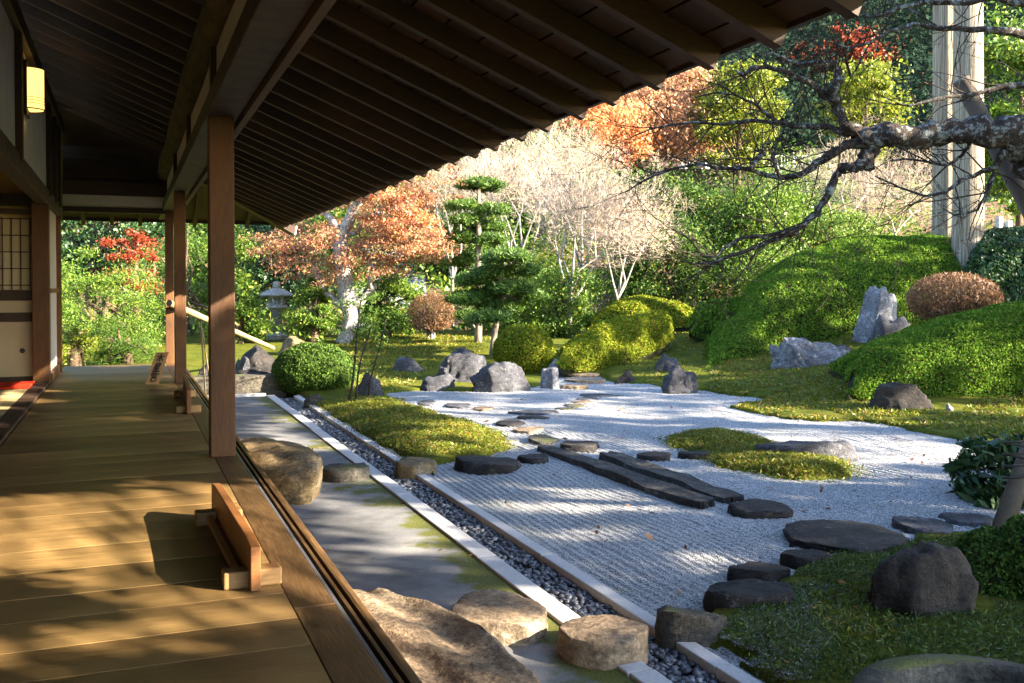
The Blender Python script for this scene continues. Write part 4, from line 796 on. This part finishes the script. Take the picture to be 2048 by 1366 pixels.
def twig(p,d,L_,r,lv):
    n=4;pts=[p];dd_=d
    for i in range(n):
        dd_=dd_+rng.standard_normal(3)*.16+np.array([0,0,.03]); dd_/=np.linalg.norm(dd_); pts.append(pts[-1]+dd_*L_/n)
    mb.tube([x-pb for x in pts],[max(.0016,r*(1-.2*i)) for i in range(n+1)],4 if r>.004 else 3,False)
    if lv>0:
        for k in range(rng.integers(1,4)):
            nd=dd_+rng.standard_normal(3)*.55; nd/=np.linalg.norm(nd); twig(pts[rng.integers(1,n+1)],nd,L_*rng.uniform(.45,.8),r*.6,lv-1)
for li,(pts,rs) in enumerate(PEN):
    for i in range(1,len(pts)):
        if rs[i]>.07: continue
        pr=.62 if rs[i]<.03 else .25
        if rng.random()<pr:
            t=pts[i]-pts[i-1]; t/=np.linalg.norm(t)+1e-9; nd=t*.7+rng.standard_normal(3)*.6+np.array([0,0,.15]); nd/=np.linalg.norm(nd); twig(pts[i],nd,rng.uniform(.25,.75),min(.006,rs[i]*.6),2)
mb.build('twigs',B_TWIG,plum,True)
# prop poles
b=gp(1985,1080,.0); root=thing('prop_pole','leaning grey prop pole rising from the gravel beside the leafy bush','prop pole',b)
e=P(2130,700,6.7); MB().tube([np.array([0,0,-.1]),e-b],[.062,.055],14).build('pole',W_POLE,root,True)
q=P(2012,962,depth(b)+.15)-b; MB().tube([(e-b)*.30+np.array([math.cos(t)*.076,math.sin(t)*.076,.012*t-.03]) for t in np.linspace(0,25,60)],[.008]*60,5).build('rope_tie',ROPE,root,True)
a=P(1922,160,7.0); e=P(2135,560,7.3); f_=gp(2300,1150,0); root=thing('prop_pole','weathered prop pole crossing behind the thick plum limb','prop pole',(f_[0],f_[1],0)); fo=np.array([f_[0],f_[1],0])
MB().tube([a-fo,e-fo,np.array([0,0,-.1])],[.062,.066,.07],12).build('pole',W_POLE,root,True)
q=a+(e-a)*.26-fo; MB().tube([q+np.array([math.cos(t)*.10,math.sin(t)*.10,.02*math.sin(3*t)]) for t in np.linspace(0,12,26)],[.014]*26,6).build('rope_tie',ROPE,root,True)

# ------------------------------------------------------------------ the veranda
FZ=.5; ver=thing('temple_veranda','old wooden temple veranda with plank floor, posts and deep raftered eave','building',(0,0,0))
fl=MB().box((-.15,6.2,FZ-.12),(1.6,16.4,.08)).build('floor',W_DARK,ver)
y=-2.; i=0
while y<14.2:
    wd=random.uniform(.24,.36); wd=min(wd,14.25-y)
    if wd>.05: 
        o=MB().box((0,0,0),(1.28,wd-.004,.04)).build('plank',W_FLOOR,fl,bevel=.0015); o.location=(-.14,y+wd/2,FZ-.02+random.uniform(-.0008,.0008))
    y+=wd
for a,b_ in ((-2,3.2),(3.2,8.9),(8.9,14.25)):
    o=MB().box((0,0,0),(.136,b_-a-.003,.045)).build('edge_plank',W_EDGE,fl,bevel=.003); o.location=(.571,(a+b_)/2,FZ-.0215)
sill=MB().box((.70,6.1,FZ-.16),(.11,16.2,.24)).build('sill_beam',W_EDGE,ver,bevel=.004)
for x_ in (.648,.676,.704): MB().box((x_,6.1,FZ-.028),(.012,16.2,.05)).build('rail_strip',METAL if x_<.67 else W_EDGE,ver)
MB().box((.66,6.1,FZ-.30),(.06,16.2,.4)).build('skirt_board',W_DARK,ver)
for y_ in (-1.8,1.0,3.6,6.3,8.8,11.35,14.1): MB().box((.60,y_,FZ-.35),(.12,.12,.5)).build('floor_post',W_DARK,ver)
for y_,s_ in ((-3.2,.15),(6.32,.15),(11.36,.12),(14.2,.11)):
    MB().box((.552,y_,FZ+1.055),(s_,s_,2.11)).build('post',W_POST,ver,bevel=.006)
# beams along the eave
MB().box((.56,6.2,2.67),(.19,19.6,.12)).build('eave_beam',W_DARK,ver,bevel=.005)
MB().box((.683,6.2,2.60),(.04,19.6,.05)).build('shutter_track',W_RAFT,ver)
MB().box((.54,6.2,2.90),(.03,19.4,.34)).build('plaster_band',PLASTER,ver)
for y_ in (-1.2,1.3,3.85,6.3,8.85,11.35,14.15): MB().box((.535,y_,2.88),(.09,.10,.36)).build('strut',W_DARK,ver)
GRLOG=barkmat('mossy_log_bark',(.05,.04,.025),(.13,.11,.065),.06,(.12,.16,.09),(3,.6,3),6)
MB().tube([(.50+.005*math.sin(t*1.3),t,3.13+.005*math.sin(t*2.1)) for t in np.linspace(-3.6,14.6,24)],[.105+.008*math.sin(k*1.9) for k in range(24)],16,True,.03).build('log_purlin',GRLOG,ver,True)
SL=.413; XE=2.42; ZE=2.5
def zr(x): return ZE+SL*(XE-x)
yy=16.05
while yy>-3.5:
    xi=-.95
    if yy>14.25: xi=.55+(yy-14.2)
    if xi<XE-.1:
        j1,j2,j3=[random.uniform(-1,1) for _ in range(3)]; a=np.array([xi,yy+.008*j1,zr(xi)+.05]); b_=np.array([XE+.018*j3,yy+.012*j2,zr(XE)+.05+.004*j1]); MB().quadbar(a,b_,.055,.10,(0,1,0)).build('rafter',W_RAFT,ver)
    yy-=.443
for k in range(9):
    x_=-1.0+k*.40; y0=14.25 if x_<.55 else 14.2+(x_-.55)
    if y0<16: MB().quadbar((x_,y0,zr(.55)-SL*(y0-14.2)+.05),(x_,16.07,zr(.55)-SL*1.87+.05),.055,.10,(1,0,0)).build('rafter',W_RAFT,ver)
hr=MB().quadbar((.45,14.1,zr(.45)+.05),(2.55,16.2,zr(2.42)+.0),.11,.15,(.7071,-.7071,0)).build('hip_rafter',W_DARK,ver)
d_=np.array([2.1,2.1,-(zr(.45)+.05-zr(2.42))]);d_/=np.linalg.norm(d_); e_=np.array([2.55,16.2,zr(2.42)]); MB().quadbar(e_,e_+d_*.03,.113,.153,(.7071,-.7071,0)).build('hip_cap',WHITEST,ver)
# sheathing boards over the rafters
x_=-1.0
while x_<XE+.02:
    xe=min(x_+.185,XE+.05); a=np.array([x_,0,zr(x_)+.115]); b_=np.array([xe-.012,0,zr(xe-.012)+.115]); y1=14.3 if x_<.55 else 14.2+(x_-.55)+.15
    v=[]; mbb=MB(); n=(0,1,0); mbb.quadbar((a[0],(y1-3.9)/2,a[2]),(b_[0],(y1-3.9)/2,b_[2]),y1+3.9,.018,(0,1,0)); mbb.build('roof_board',W_RAFT,ver); x_=xe
MB().quadbar((XE+.03,-3.8,ZE+.10),(XE+.03,16.2,ZE+.10),.03,.05,(1,0,0)).build('eave_fascia',W_DARK,ver)
MB().quadbar((-1.2,16.17,ZE+.10),(XE+.03,16.17,ZE+.10),.03,.05,(0,1,0)).build('eave_fascia',W_DARK,ver)
# roof skin: main slope and end slope
rm=MB(); t_=.16
def prism(pts):
    n=len(rm.v); k=len(pts)
    for p in pts: rm.v.append(np.array(p,float))
    for p in pts: rm.v.append(np.array(p,float)+np.array([0,0,t_]))
    rm.f.append(list(range(n,n+k))[::-1]); rm.f.append(list(range(n+k,n+2*k)))
    for i in range(k): rm.f.append([n+i,n+(i+1)%k,n+k+(i+1)%k,n+k+i])
zz=lambda x:zr(x)+.135
prism([(-5,-4,zz(-5)),(XE+.07,-4,zz(XE+.07)),(XE+.07,16.2,zz(XE+.07)),(.5,14.27,zz(.5)),(-5,8.8,zz(-5))])
prism([(-5,8.8,zz(-5)),(.5,14.27,zz(.5)),(XE+.07,16.2,zz(XE+.07)),(-5,16.2,zz(XE+.07))])
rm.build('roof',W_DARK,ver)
# end frame of the veranda
MB().box((-.13,14.2,2.60),(1.30,.10,.07)).build('end_lintel',W_DARK,ver)
MB().box((-.13,14.2,2.715),(1.30,.05,.16)).build('end_plaster',PLASTER,ver)
MB().box((-.13,14.2,2.885),(1.30,.13,.18)).build('end_beam',W_DARK,ver)
MB().box((-.13,14.24,3.3),(1.30,.04,.66)).build('gable_board',W_DARK,ver)
for z_ in (3.05,3.17,3.29): MB().box((-.3,14.19,z_),(.9,.03,.03)).build('gable_lath',W_DARK,ver)
# inner wall with posts, tie beam and white panels
XW=-.80
MB().box((XW-.03,6.0,2.53),(.12,16.0,.16)).build('wall_beam',W_DARK,ver,bevel=.005)
MB().box((XW-.03,5.2,3.08),(.06,17.4,.96)).build('wall_plaster',PLASTER,ver)
MB().quadbar((XW+.0,-3.5,3.62),(XW+.0,14.2,3.62),.12,.14,(1,0,0)).build('wall_plate',W_DARK,ver)
for y_ in (2.2,5.4,8.55,11.70,12.6,13.35):
    MB().box((XW+.015,y_,3.05),(.07,.12,1.0)).build('wall_strut',W_DARK,ver)
MB().box((-.865,11.74,FZ+.98),(.17,.17,1.96)).build('wall_post',W_POST,ver,bevel=.006)
MB().box((XW,13.36,FZ+.98),(.09,.10,1.96)).build('wall_post',W_POST,ver,bevel=.005)
MB().box((XW-.02,12.56,FZ+.55),(.02,1.5,.9)).build('white_panel',PLASTER,ver)
MB().box((XW-.02,12.56,FZ+1.5),(.02,1.5,.95)).build('white_panel',PLASTER,ver)
MB().box((XW-.005,12.56,FZ+1.02),(.06,1.5,.05)).build('panel_rail',W_POST,ver)
MB().box((XW-.005,12.56,FZ+.05),(.06,1.5,.10)).build('panel_rail',W_POST,ver)
MB().box((-.86,5.0,FZ+.0),(.14,13.3,.06)).build('threshold',W_DARK,ver)
MB().box((-3.0,5.0,FZ+.015),(4.14,13.3,.03)).build('tatami_floor',TATAMI,ver)
MB().box((-5.1,5.0,1.9),(.08,17.5,3.2)).build('back_wall',TANWALL,ver); MB().box((-3,5,3.35),(4.3,17.4,.05)).build('room_ceiling',W_DARK,ver)
MB().box((-3,-1.7,1.9),(4.3,.08,3.2)).build('side_wall',TANWALL,ver); 
MB().box((-3.0,11.86,1.9),(4.14,.05,3.2)).build('partition_wall',TANWALL,ver)
MB().box((-2.95,11.74,2.50),(4.0,.12,.12)).build('lintel',W_DARK,ver); MB().box((-2.95,11.75,2.38),(4.0,.09,.05)).build('lintel',W_DARK,ver)
# latticed screen and lower panel
for k in range(2):
    x0=-.955-.92*k; sc_=MB().box((x0-.46,11.76,FZ+1.42),(.90,.012,.78)).build('screen_paper',PAPER,ver)
    for q in range(11): MB().box((x0-.02-.088*q,11.748,FZ+1.42),(.010,.014,.78)).build('lattice_bar',W_DARK,sc_)
    for z_ in (1.08,1.26,1.44,1.62,1.80): MB().box((x0-.46,11.745,FZ+z_),(.90,.012,.012)).build('lattice_bar',W_DARK,sc_)
    MB().box((x0-.46,11.745,FZ+.97),(.92,.03,.11)).build('screen_rail',W_DARK,ver); MB().box((x0-.46,11.75,FZ+.845),(.92,.02,.13)).build('screen_panel',FUSUMA,ver); MB().box((x0-.46,11.745,FZ+.735),(.92,.03,.10)).build('screen_rail',W_DARK,ver)
    fp=MB().box((x0-.46,11.75,FZ+.38),(.92,.02,.60)).build('sliding_panel',FUSUMA,ver); MB().tube([(x0-.10,11.742,FZ+.37),(x0-.10,11.734,FZ+.37)],[.028,.028],16).build('finger_pull',BLACK,fp)
    MB().box((x0-.46,11.745,FZ+.06),(.92,.03,.06)).build('screen_rail',W_DARK,ver)
# wall lantern
wl=thing('wall_lantern','lit half round paper lantern on the white upper wall','lamp',(-.77,9.3,3.08))
n=14; mbb=MB(); R_=.115; Hh=.345
for z_ in (0,Hh):
    for j in range(n+1): t=math.pi*j/n; mbb.v.append(np.array([math.sin(t)*R_*1.05,-math.cos(t)*R_,z_]))
for j in range(n): mbb.f.append([j,j+1,j+n+2,j+n+1])
mbb.f.append(list(range(n+1))[::-1]); mbb.build('shade',LAMP,wl,True)
for z_,r_ in ((.0,.006),(.045,.003),(.07,.003),(.095,.003),(Hh,.004)): MB().tube([(math.sin(t)*(R_*1.05+.002),-math.cos(t)*(R_+.002),z_) for t in np.linspace(0,math.pi,15)],[r_]*15,5).build('hoop',W_DARK,wl)
MB().box((-.012,0,Hh/2),(.02,.26,.46)).build('back_plate',W_DARK,wl)
# red felt
rf=MB(); g=[]
tag(MB().box((-1.52,11.2,FZ+.045),(1.2,.62,.022)).build('red_felt',RED,bevel=.008),'red felt carpet laid on the mat below the sliding panels','carpet')
# bamboo and rods
def bamb(label,a,b_,r0,r1,nodes,name='bamboo_spout',mat=BAMBOO,cat='bamboo pole',rest=None):
    a=np.array(a,float);b_=np.array(b_,float); root=thing(name,label,cat,b_); mbb=MB(); pts=[];rs=[]; 
    for k in range(nodes*4+1):
        t=k/(nodes*4); pts.append(a-b_+(b_-a)*t); rs.append((r0+(r1-r0)*t)*(1.10 if k%4==0 and 0<k<nodes*4 else 1))
    mbb.tube(pts,rs,14,False).build('culm',mat,root,True); d=(b_-a)/np.linalg.norm(b_-a)
    MB().tube([a-b_+d*.004,a-b_+d*.03],[r0*.86,r0*.86],12).build('hollow_shade',BLACK,root); MB().tube([np.zeros(3)-d*.03,-d*.001],[r1*.9,r1*.9],12).build('cut_end',mat,root); return root  # black disc just inside the open end stands in for the shade in the hollow
bamb('thick bamboo water spout slanting down from the far post to the rocks',P(338,606,13.05),P(546,696,17.6),.046,.038,5)
bamb('thin bamboo rod leaning by the second post, front of the pair',P(378,640,11.3)+np.array([.13,0,0]),gp(411,793,0)+np.array([0,0,.005]),.010,.012,4,'bamboo_rod')
bamb('thin bamboo rod leaning by the second post, back of the pair',P(384,655,12.0)+np.array([.12,0,0]),gp(421,779,0)+np.array([0,0,.005]),.010,.012,4,'bamboo_rod')
# low barriers on the floor
def barrier(label,a,b_,h,grp=None):
    a=np.array([*a,FZ]);b_=np.array([*b_,FZ]); L_=np.linalg.norm(b_-a); d=(b_-a)/L_; ang=math.atan2(d[1],d[0]); R=np.array([[math.cos(ang),-math.sin(ang),0],[math.sin(ang),math.cos(ang),0],[0,0,1]])
    root=thing('low_barrier',label,'barrier',a,'low wooden barriers on the veranda'); root.rotation_euler=(0,0,ang)
    pts=[(0,0),(L_,0),(L_,h*.92),(L_*.90,h),(L_*.10,h),(0,h*.92)]; t=.017; mbb=MB()
    for s_ in (-1,1):
        for p in pts: mbb.v.append(np.array([p[0],s_*t,p[1]+.004]))
    k=len(pts); mbb.f=[list(range(k))[::-1] if False else list(range(k)),list(range(k,2*k))[::-1]]+[[(i+1)%k,i,i+k,(i+1)%k+k] for i in range(k)]; mbb.build('board',W_RED,root,bevel=.003)
    for x_ in (L_*.08,L_*.90): MB().box((x_,0,.03),(.075,.20,.06)).build('foot',W_LIGHT,root,bevel=.006)
    MB().box((L_*.5,.045,.035),(L_*.78,.022,.022)).build('stretcher',W_LIGHT,root); return root
barrier('larger low wooden barrier board lit by the sun on the plank floor',(.408,3.42),(.372,4.62),.165)
barrier('smaller low wooden barrier board in shade beside the second veranda post',P(378,812,9.75)[:2] if False else tuple(gp(378,828,.5)[:2]),tuple(gp(369,790,.5)[:2]),.21)
# sign board with brush characters
sb=gp(304,768,.5); root=thing('sign_board','small wooden sign board with three brushed characters leaning on the far floor','sign',(sb[0],sb[1],FZ)); 
tl=math.radians(14); Rb=np.array([[math.cos(-YAW*.3),-math.sin(-YAW*.3),0],[math.sin(-YAW*.3),math.cos(-YAW*.3),0],[0,0,1]]); lean=np.array([[1,0,.30],[0,1,.22],[0,0,1]]); A_=Rb@lean
brd=MB().box((0,0,0),(.135,.02,.34)); brd.v=[A_@(v+np.array([0,0,.17])) for v in brd.v]; brd.build('board',W_LIGHT,root)
CH=[[((-.5,.15),(.5,.15)),((0,.55),(0,-.55)),((0,.1),(-.45,-.4)),((0,.1),(.45,-.4))],
[((-.3,.5),(.3,.5)),((-.3,.5),(-.3,.12)),((.3,.5),(.3,.12)),((-.3,.3),(.3,.3)),((-.3,.12),(.3,.12)),((-.35,-.1),(.35,-.1)),((-.3,-.3),(.3,-.3)),((-.5,-.52),(.5,-.52)),((0,.08),(0,-.52)),((-.3,.1),(-.42,-.15))],
[((0,.6),(0,.45)),((-.5,.42),(.5,.42)),((-.5,.42),(-.5,.25)),((.5,.42),(.5,.25)),((-.25,.25),(.25,.25)),((-.25,.25),(-.25,.02)),((.25,.25),(.25,.02)),((-.25,.02),(.25,.02)),((-.33,-.12),(.33,-.12)),((-.33,-.12),(-.33,-.52)),((.33,-.12),(.33,-.52)),((-.33,-.52),(.33,-.52))]]
for ci,ch in enumerate(CH):
    cm=MB(); cz=.285-.105*ci
    for (x0,z0),(x1,z1) in ch:
        a=np.array([x0*.075,-.0125,cz+z0*.085]); e=np.array([x1*.075,-.0125,cz+z1*.085]); cm.quadbar(a,e,.004,.013,(0,1,0))
    cm.v=[A_@v for v in cm.v]; cm.build('character',INK,root)
MB().box((.02,.10,.02),(.10,.16,.04)).build('support',W_RED,root)

# ------------------------------------------------------------------ tall trees standing right of the garden, out of the picture: they shade it
def shade_targets():
    rng=np.random.default_rng(77); G=[]
    def add(n,x0,x1,y0,y1,z0,z1,ok=None):
        m=0
        while m<n:
            g=np.array([rng.uniform(x0,x1),rng.uniform(y0,y1),rng.uniform(z0,z1)])
            if ok is None or ok(g): G.append(g); m+=1
    e1=np.array([-SD[1],SD[0],0]); e1/=np.linalg.norm(e1); e2=np.cross(SD,e1)
    gap=lambda g,fr,sd: fbm(np.array([[g@e1*fr,g@e2*fr*1.5,sd]]),5,2)[0]
    LIT=[(920,1310,190,70),(1010,1215,100,40),(1240,1260,110,50),(1180,985,120,22),(1450,1115,130,24),(1300,806,190,16),(1230,775,120,9),(1600,858,110,8),(1720,945,60,12),(1000,832,90,10),(930,800,90,9),(1250,1060,60,12),(1040,1000,50,10),(960,880,70,18),(840,870,60,12),(1560,922,110,12),
         (830,1075,150,30),(650,1140,70,22),(590,890,70,12),(560,850,60,9),(900,1130,60,14),(700,1010,60,10),(1600,1110,60,18)]
    def dark(g):
        v=g-CAM; z=v@FW; x=CX+F*(v@RT)/z; y=CY-F*(v@UP)/z
        return all(((x-a)/(c*1.12+16))**2+((y-b)/(d*1.3+9))**2>1 for a,b,c,d in LIT)
    add(400,2.2,9.6,2.0,12.6,0,.1,lambda g:dark(g) and gap(g,.7,3.)<.36)
    add(340,8.3,15.5,8.5,17.5,0,1.9)
    add(110,2.4,5.5,1.0,4.2,0,.2,dark)
    LF=[(-.6,3.9,.25,.2),(.45,5.3,.25,.2),(-.55,5.6,.3,.15),(.35,6.6,.3,.1),(-.05,4.25,1.1,1.38),(.3,2.95,.5,.24),(-.35,2.75,.45,.22),(.45,2.5,.3,.2),(-.55,3.25,.3,.2),(.2,5.75,.45,.2),(-.4,6.3,.45,.2),(.1,7.2,.4,.14),(-.3,8.4,.4,.2),(.2,9.4,.3,.2),(.0,10.4,.5,.16)]
    lit=lambda g: all(((g[0]-a)/c)**2+((g[1]-b)/d)**2>1 for a,b,c,d in LF)
    add(120,-.85,.64,1.9,6.6,.5,.52,lit)
    add(12,-.8,-.45,3.55,3.9,.5,.52)
    add(190,-.85,.64,6.6,14,.5,.52,lit)
    add(170,.7,2.2,2.0,14,0,.05,dark)
    add(60,2.,6.,12.6,14.2,0,.3,lambda g:gap(g,.8,3.)<.0)
    add(70,3.,9.5,15.0,20.,0.2,.4,lambda g:gap(g,.6,3.)<-.15)
    return np.array(G),e1,e2
G,E1,E2=shade_targets(); rng=np.random.default_rng(5); tb=np.where((G[:,0]<.7)&(G[:,2]>.4),rng.uniform(7,10.5,len(G)),rng.uniform(10.5,17,len(G))); tm_=(G[:,1]-.60*G[:,0])/1.001+1.2; CL=G+SD*np.where(tb>tm_,tb,tm_+rng.uniform(0,3.5,len(G)))[:,None]
TRK=[(10.5,-6.5),(14.,-2.5),(16.,1.5),(19.5,4.5),(22,7.5),(6.6,-3.6)]
LB=['tall evergreen nearest the basin, out of view','tall evergreen behind the plum tree, out of view','tall evergreen in the middle of the right boundary, out of view','tall evergreen near the cedar trunks, out of view','tall evergreen far along the right boundary, out of view','slender evergreen closest to the veranda front, out of view']
own=np.argmin(np.stack([np.hypot(CL[:,0]-a,CL[:,1]-b_) for a,b_ in TRK]),0)
for k,(tx,ty) in enumerate(TRK):
    C_=CL[own==k]
    if len(C_)==0: continue
    zb=Tz(tx,ty); b=np.array([tx,ty,zb]); root=thing('shade_tree',LB[k],'tree',b); n=len(C_)*60; i=RNG.integers(0,len(C_),n)
    leaf_obj('crown',C_[i]+RNG.standard_normal((n,3))*np.array([.11,.11,.09]),.07,L_SHADE,root,.5,.3)
    top=max(9.,C_[:,2].max()); mb=MB(); top=C_[:,2].max(); mb.tube([(0,0,-.2),(0,0,2),(.1,.05,4),(0,0,top-zb)],[.3,.26,.2,.06],10,True,.04)
    for e in C_[::9]:
        q=np.array([0,0,max(1.8,e[2]-zb-1.2)]); mb.tube([q,(q+e-b)/2+np.array([0,0,.15]),e-b],[.028,.018,.006],4,False)
    mb.build('trunk',B_BROWN,root,True)
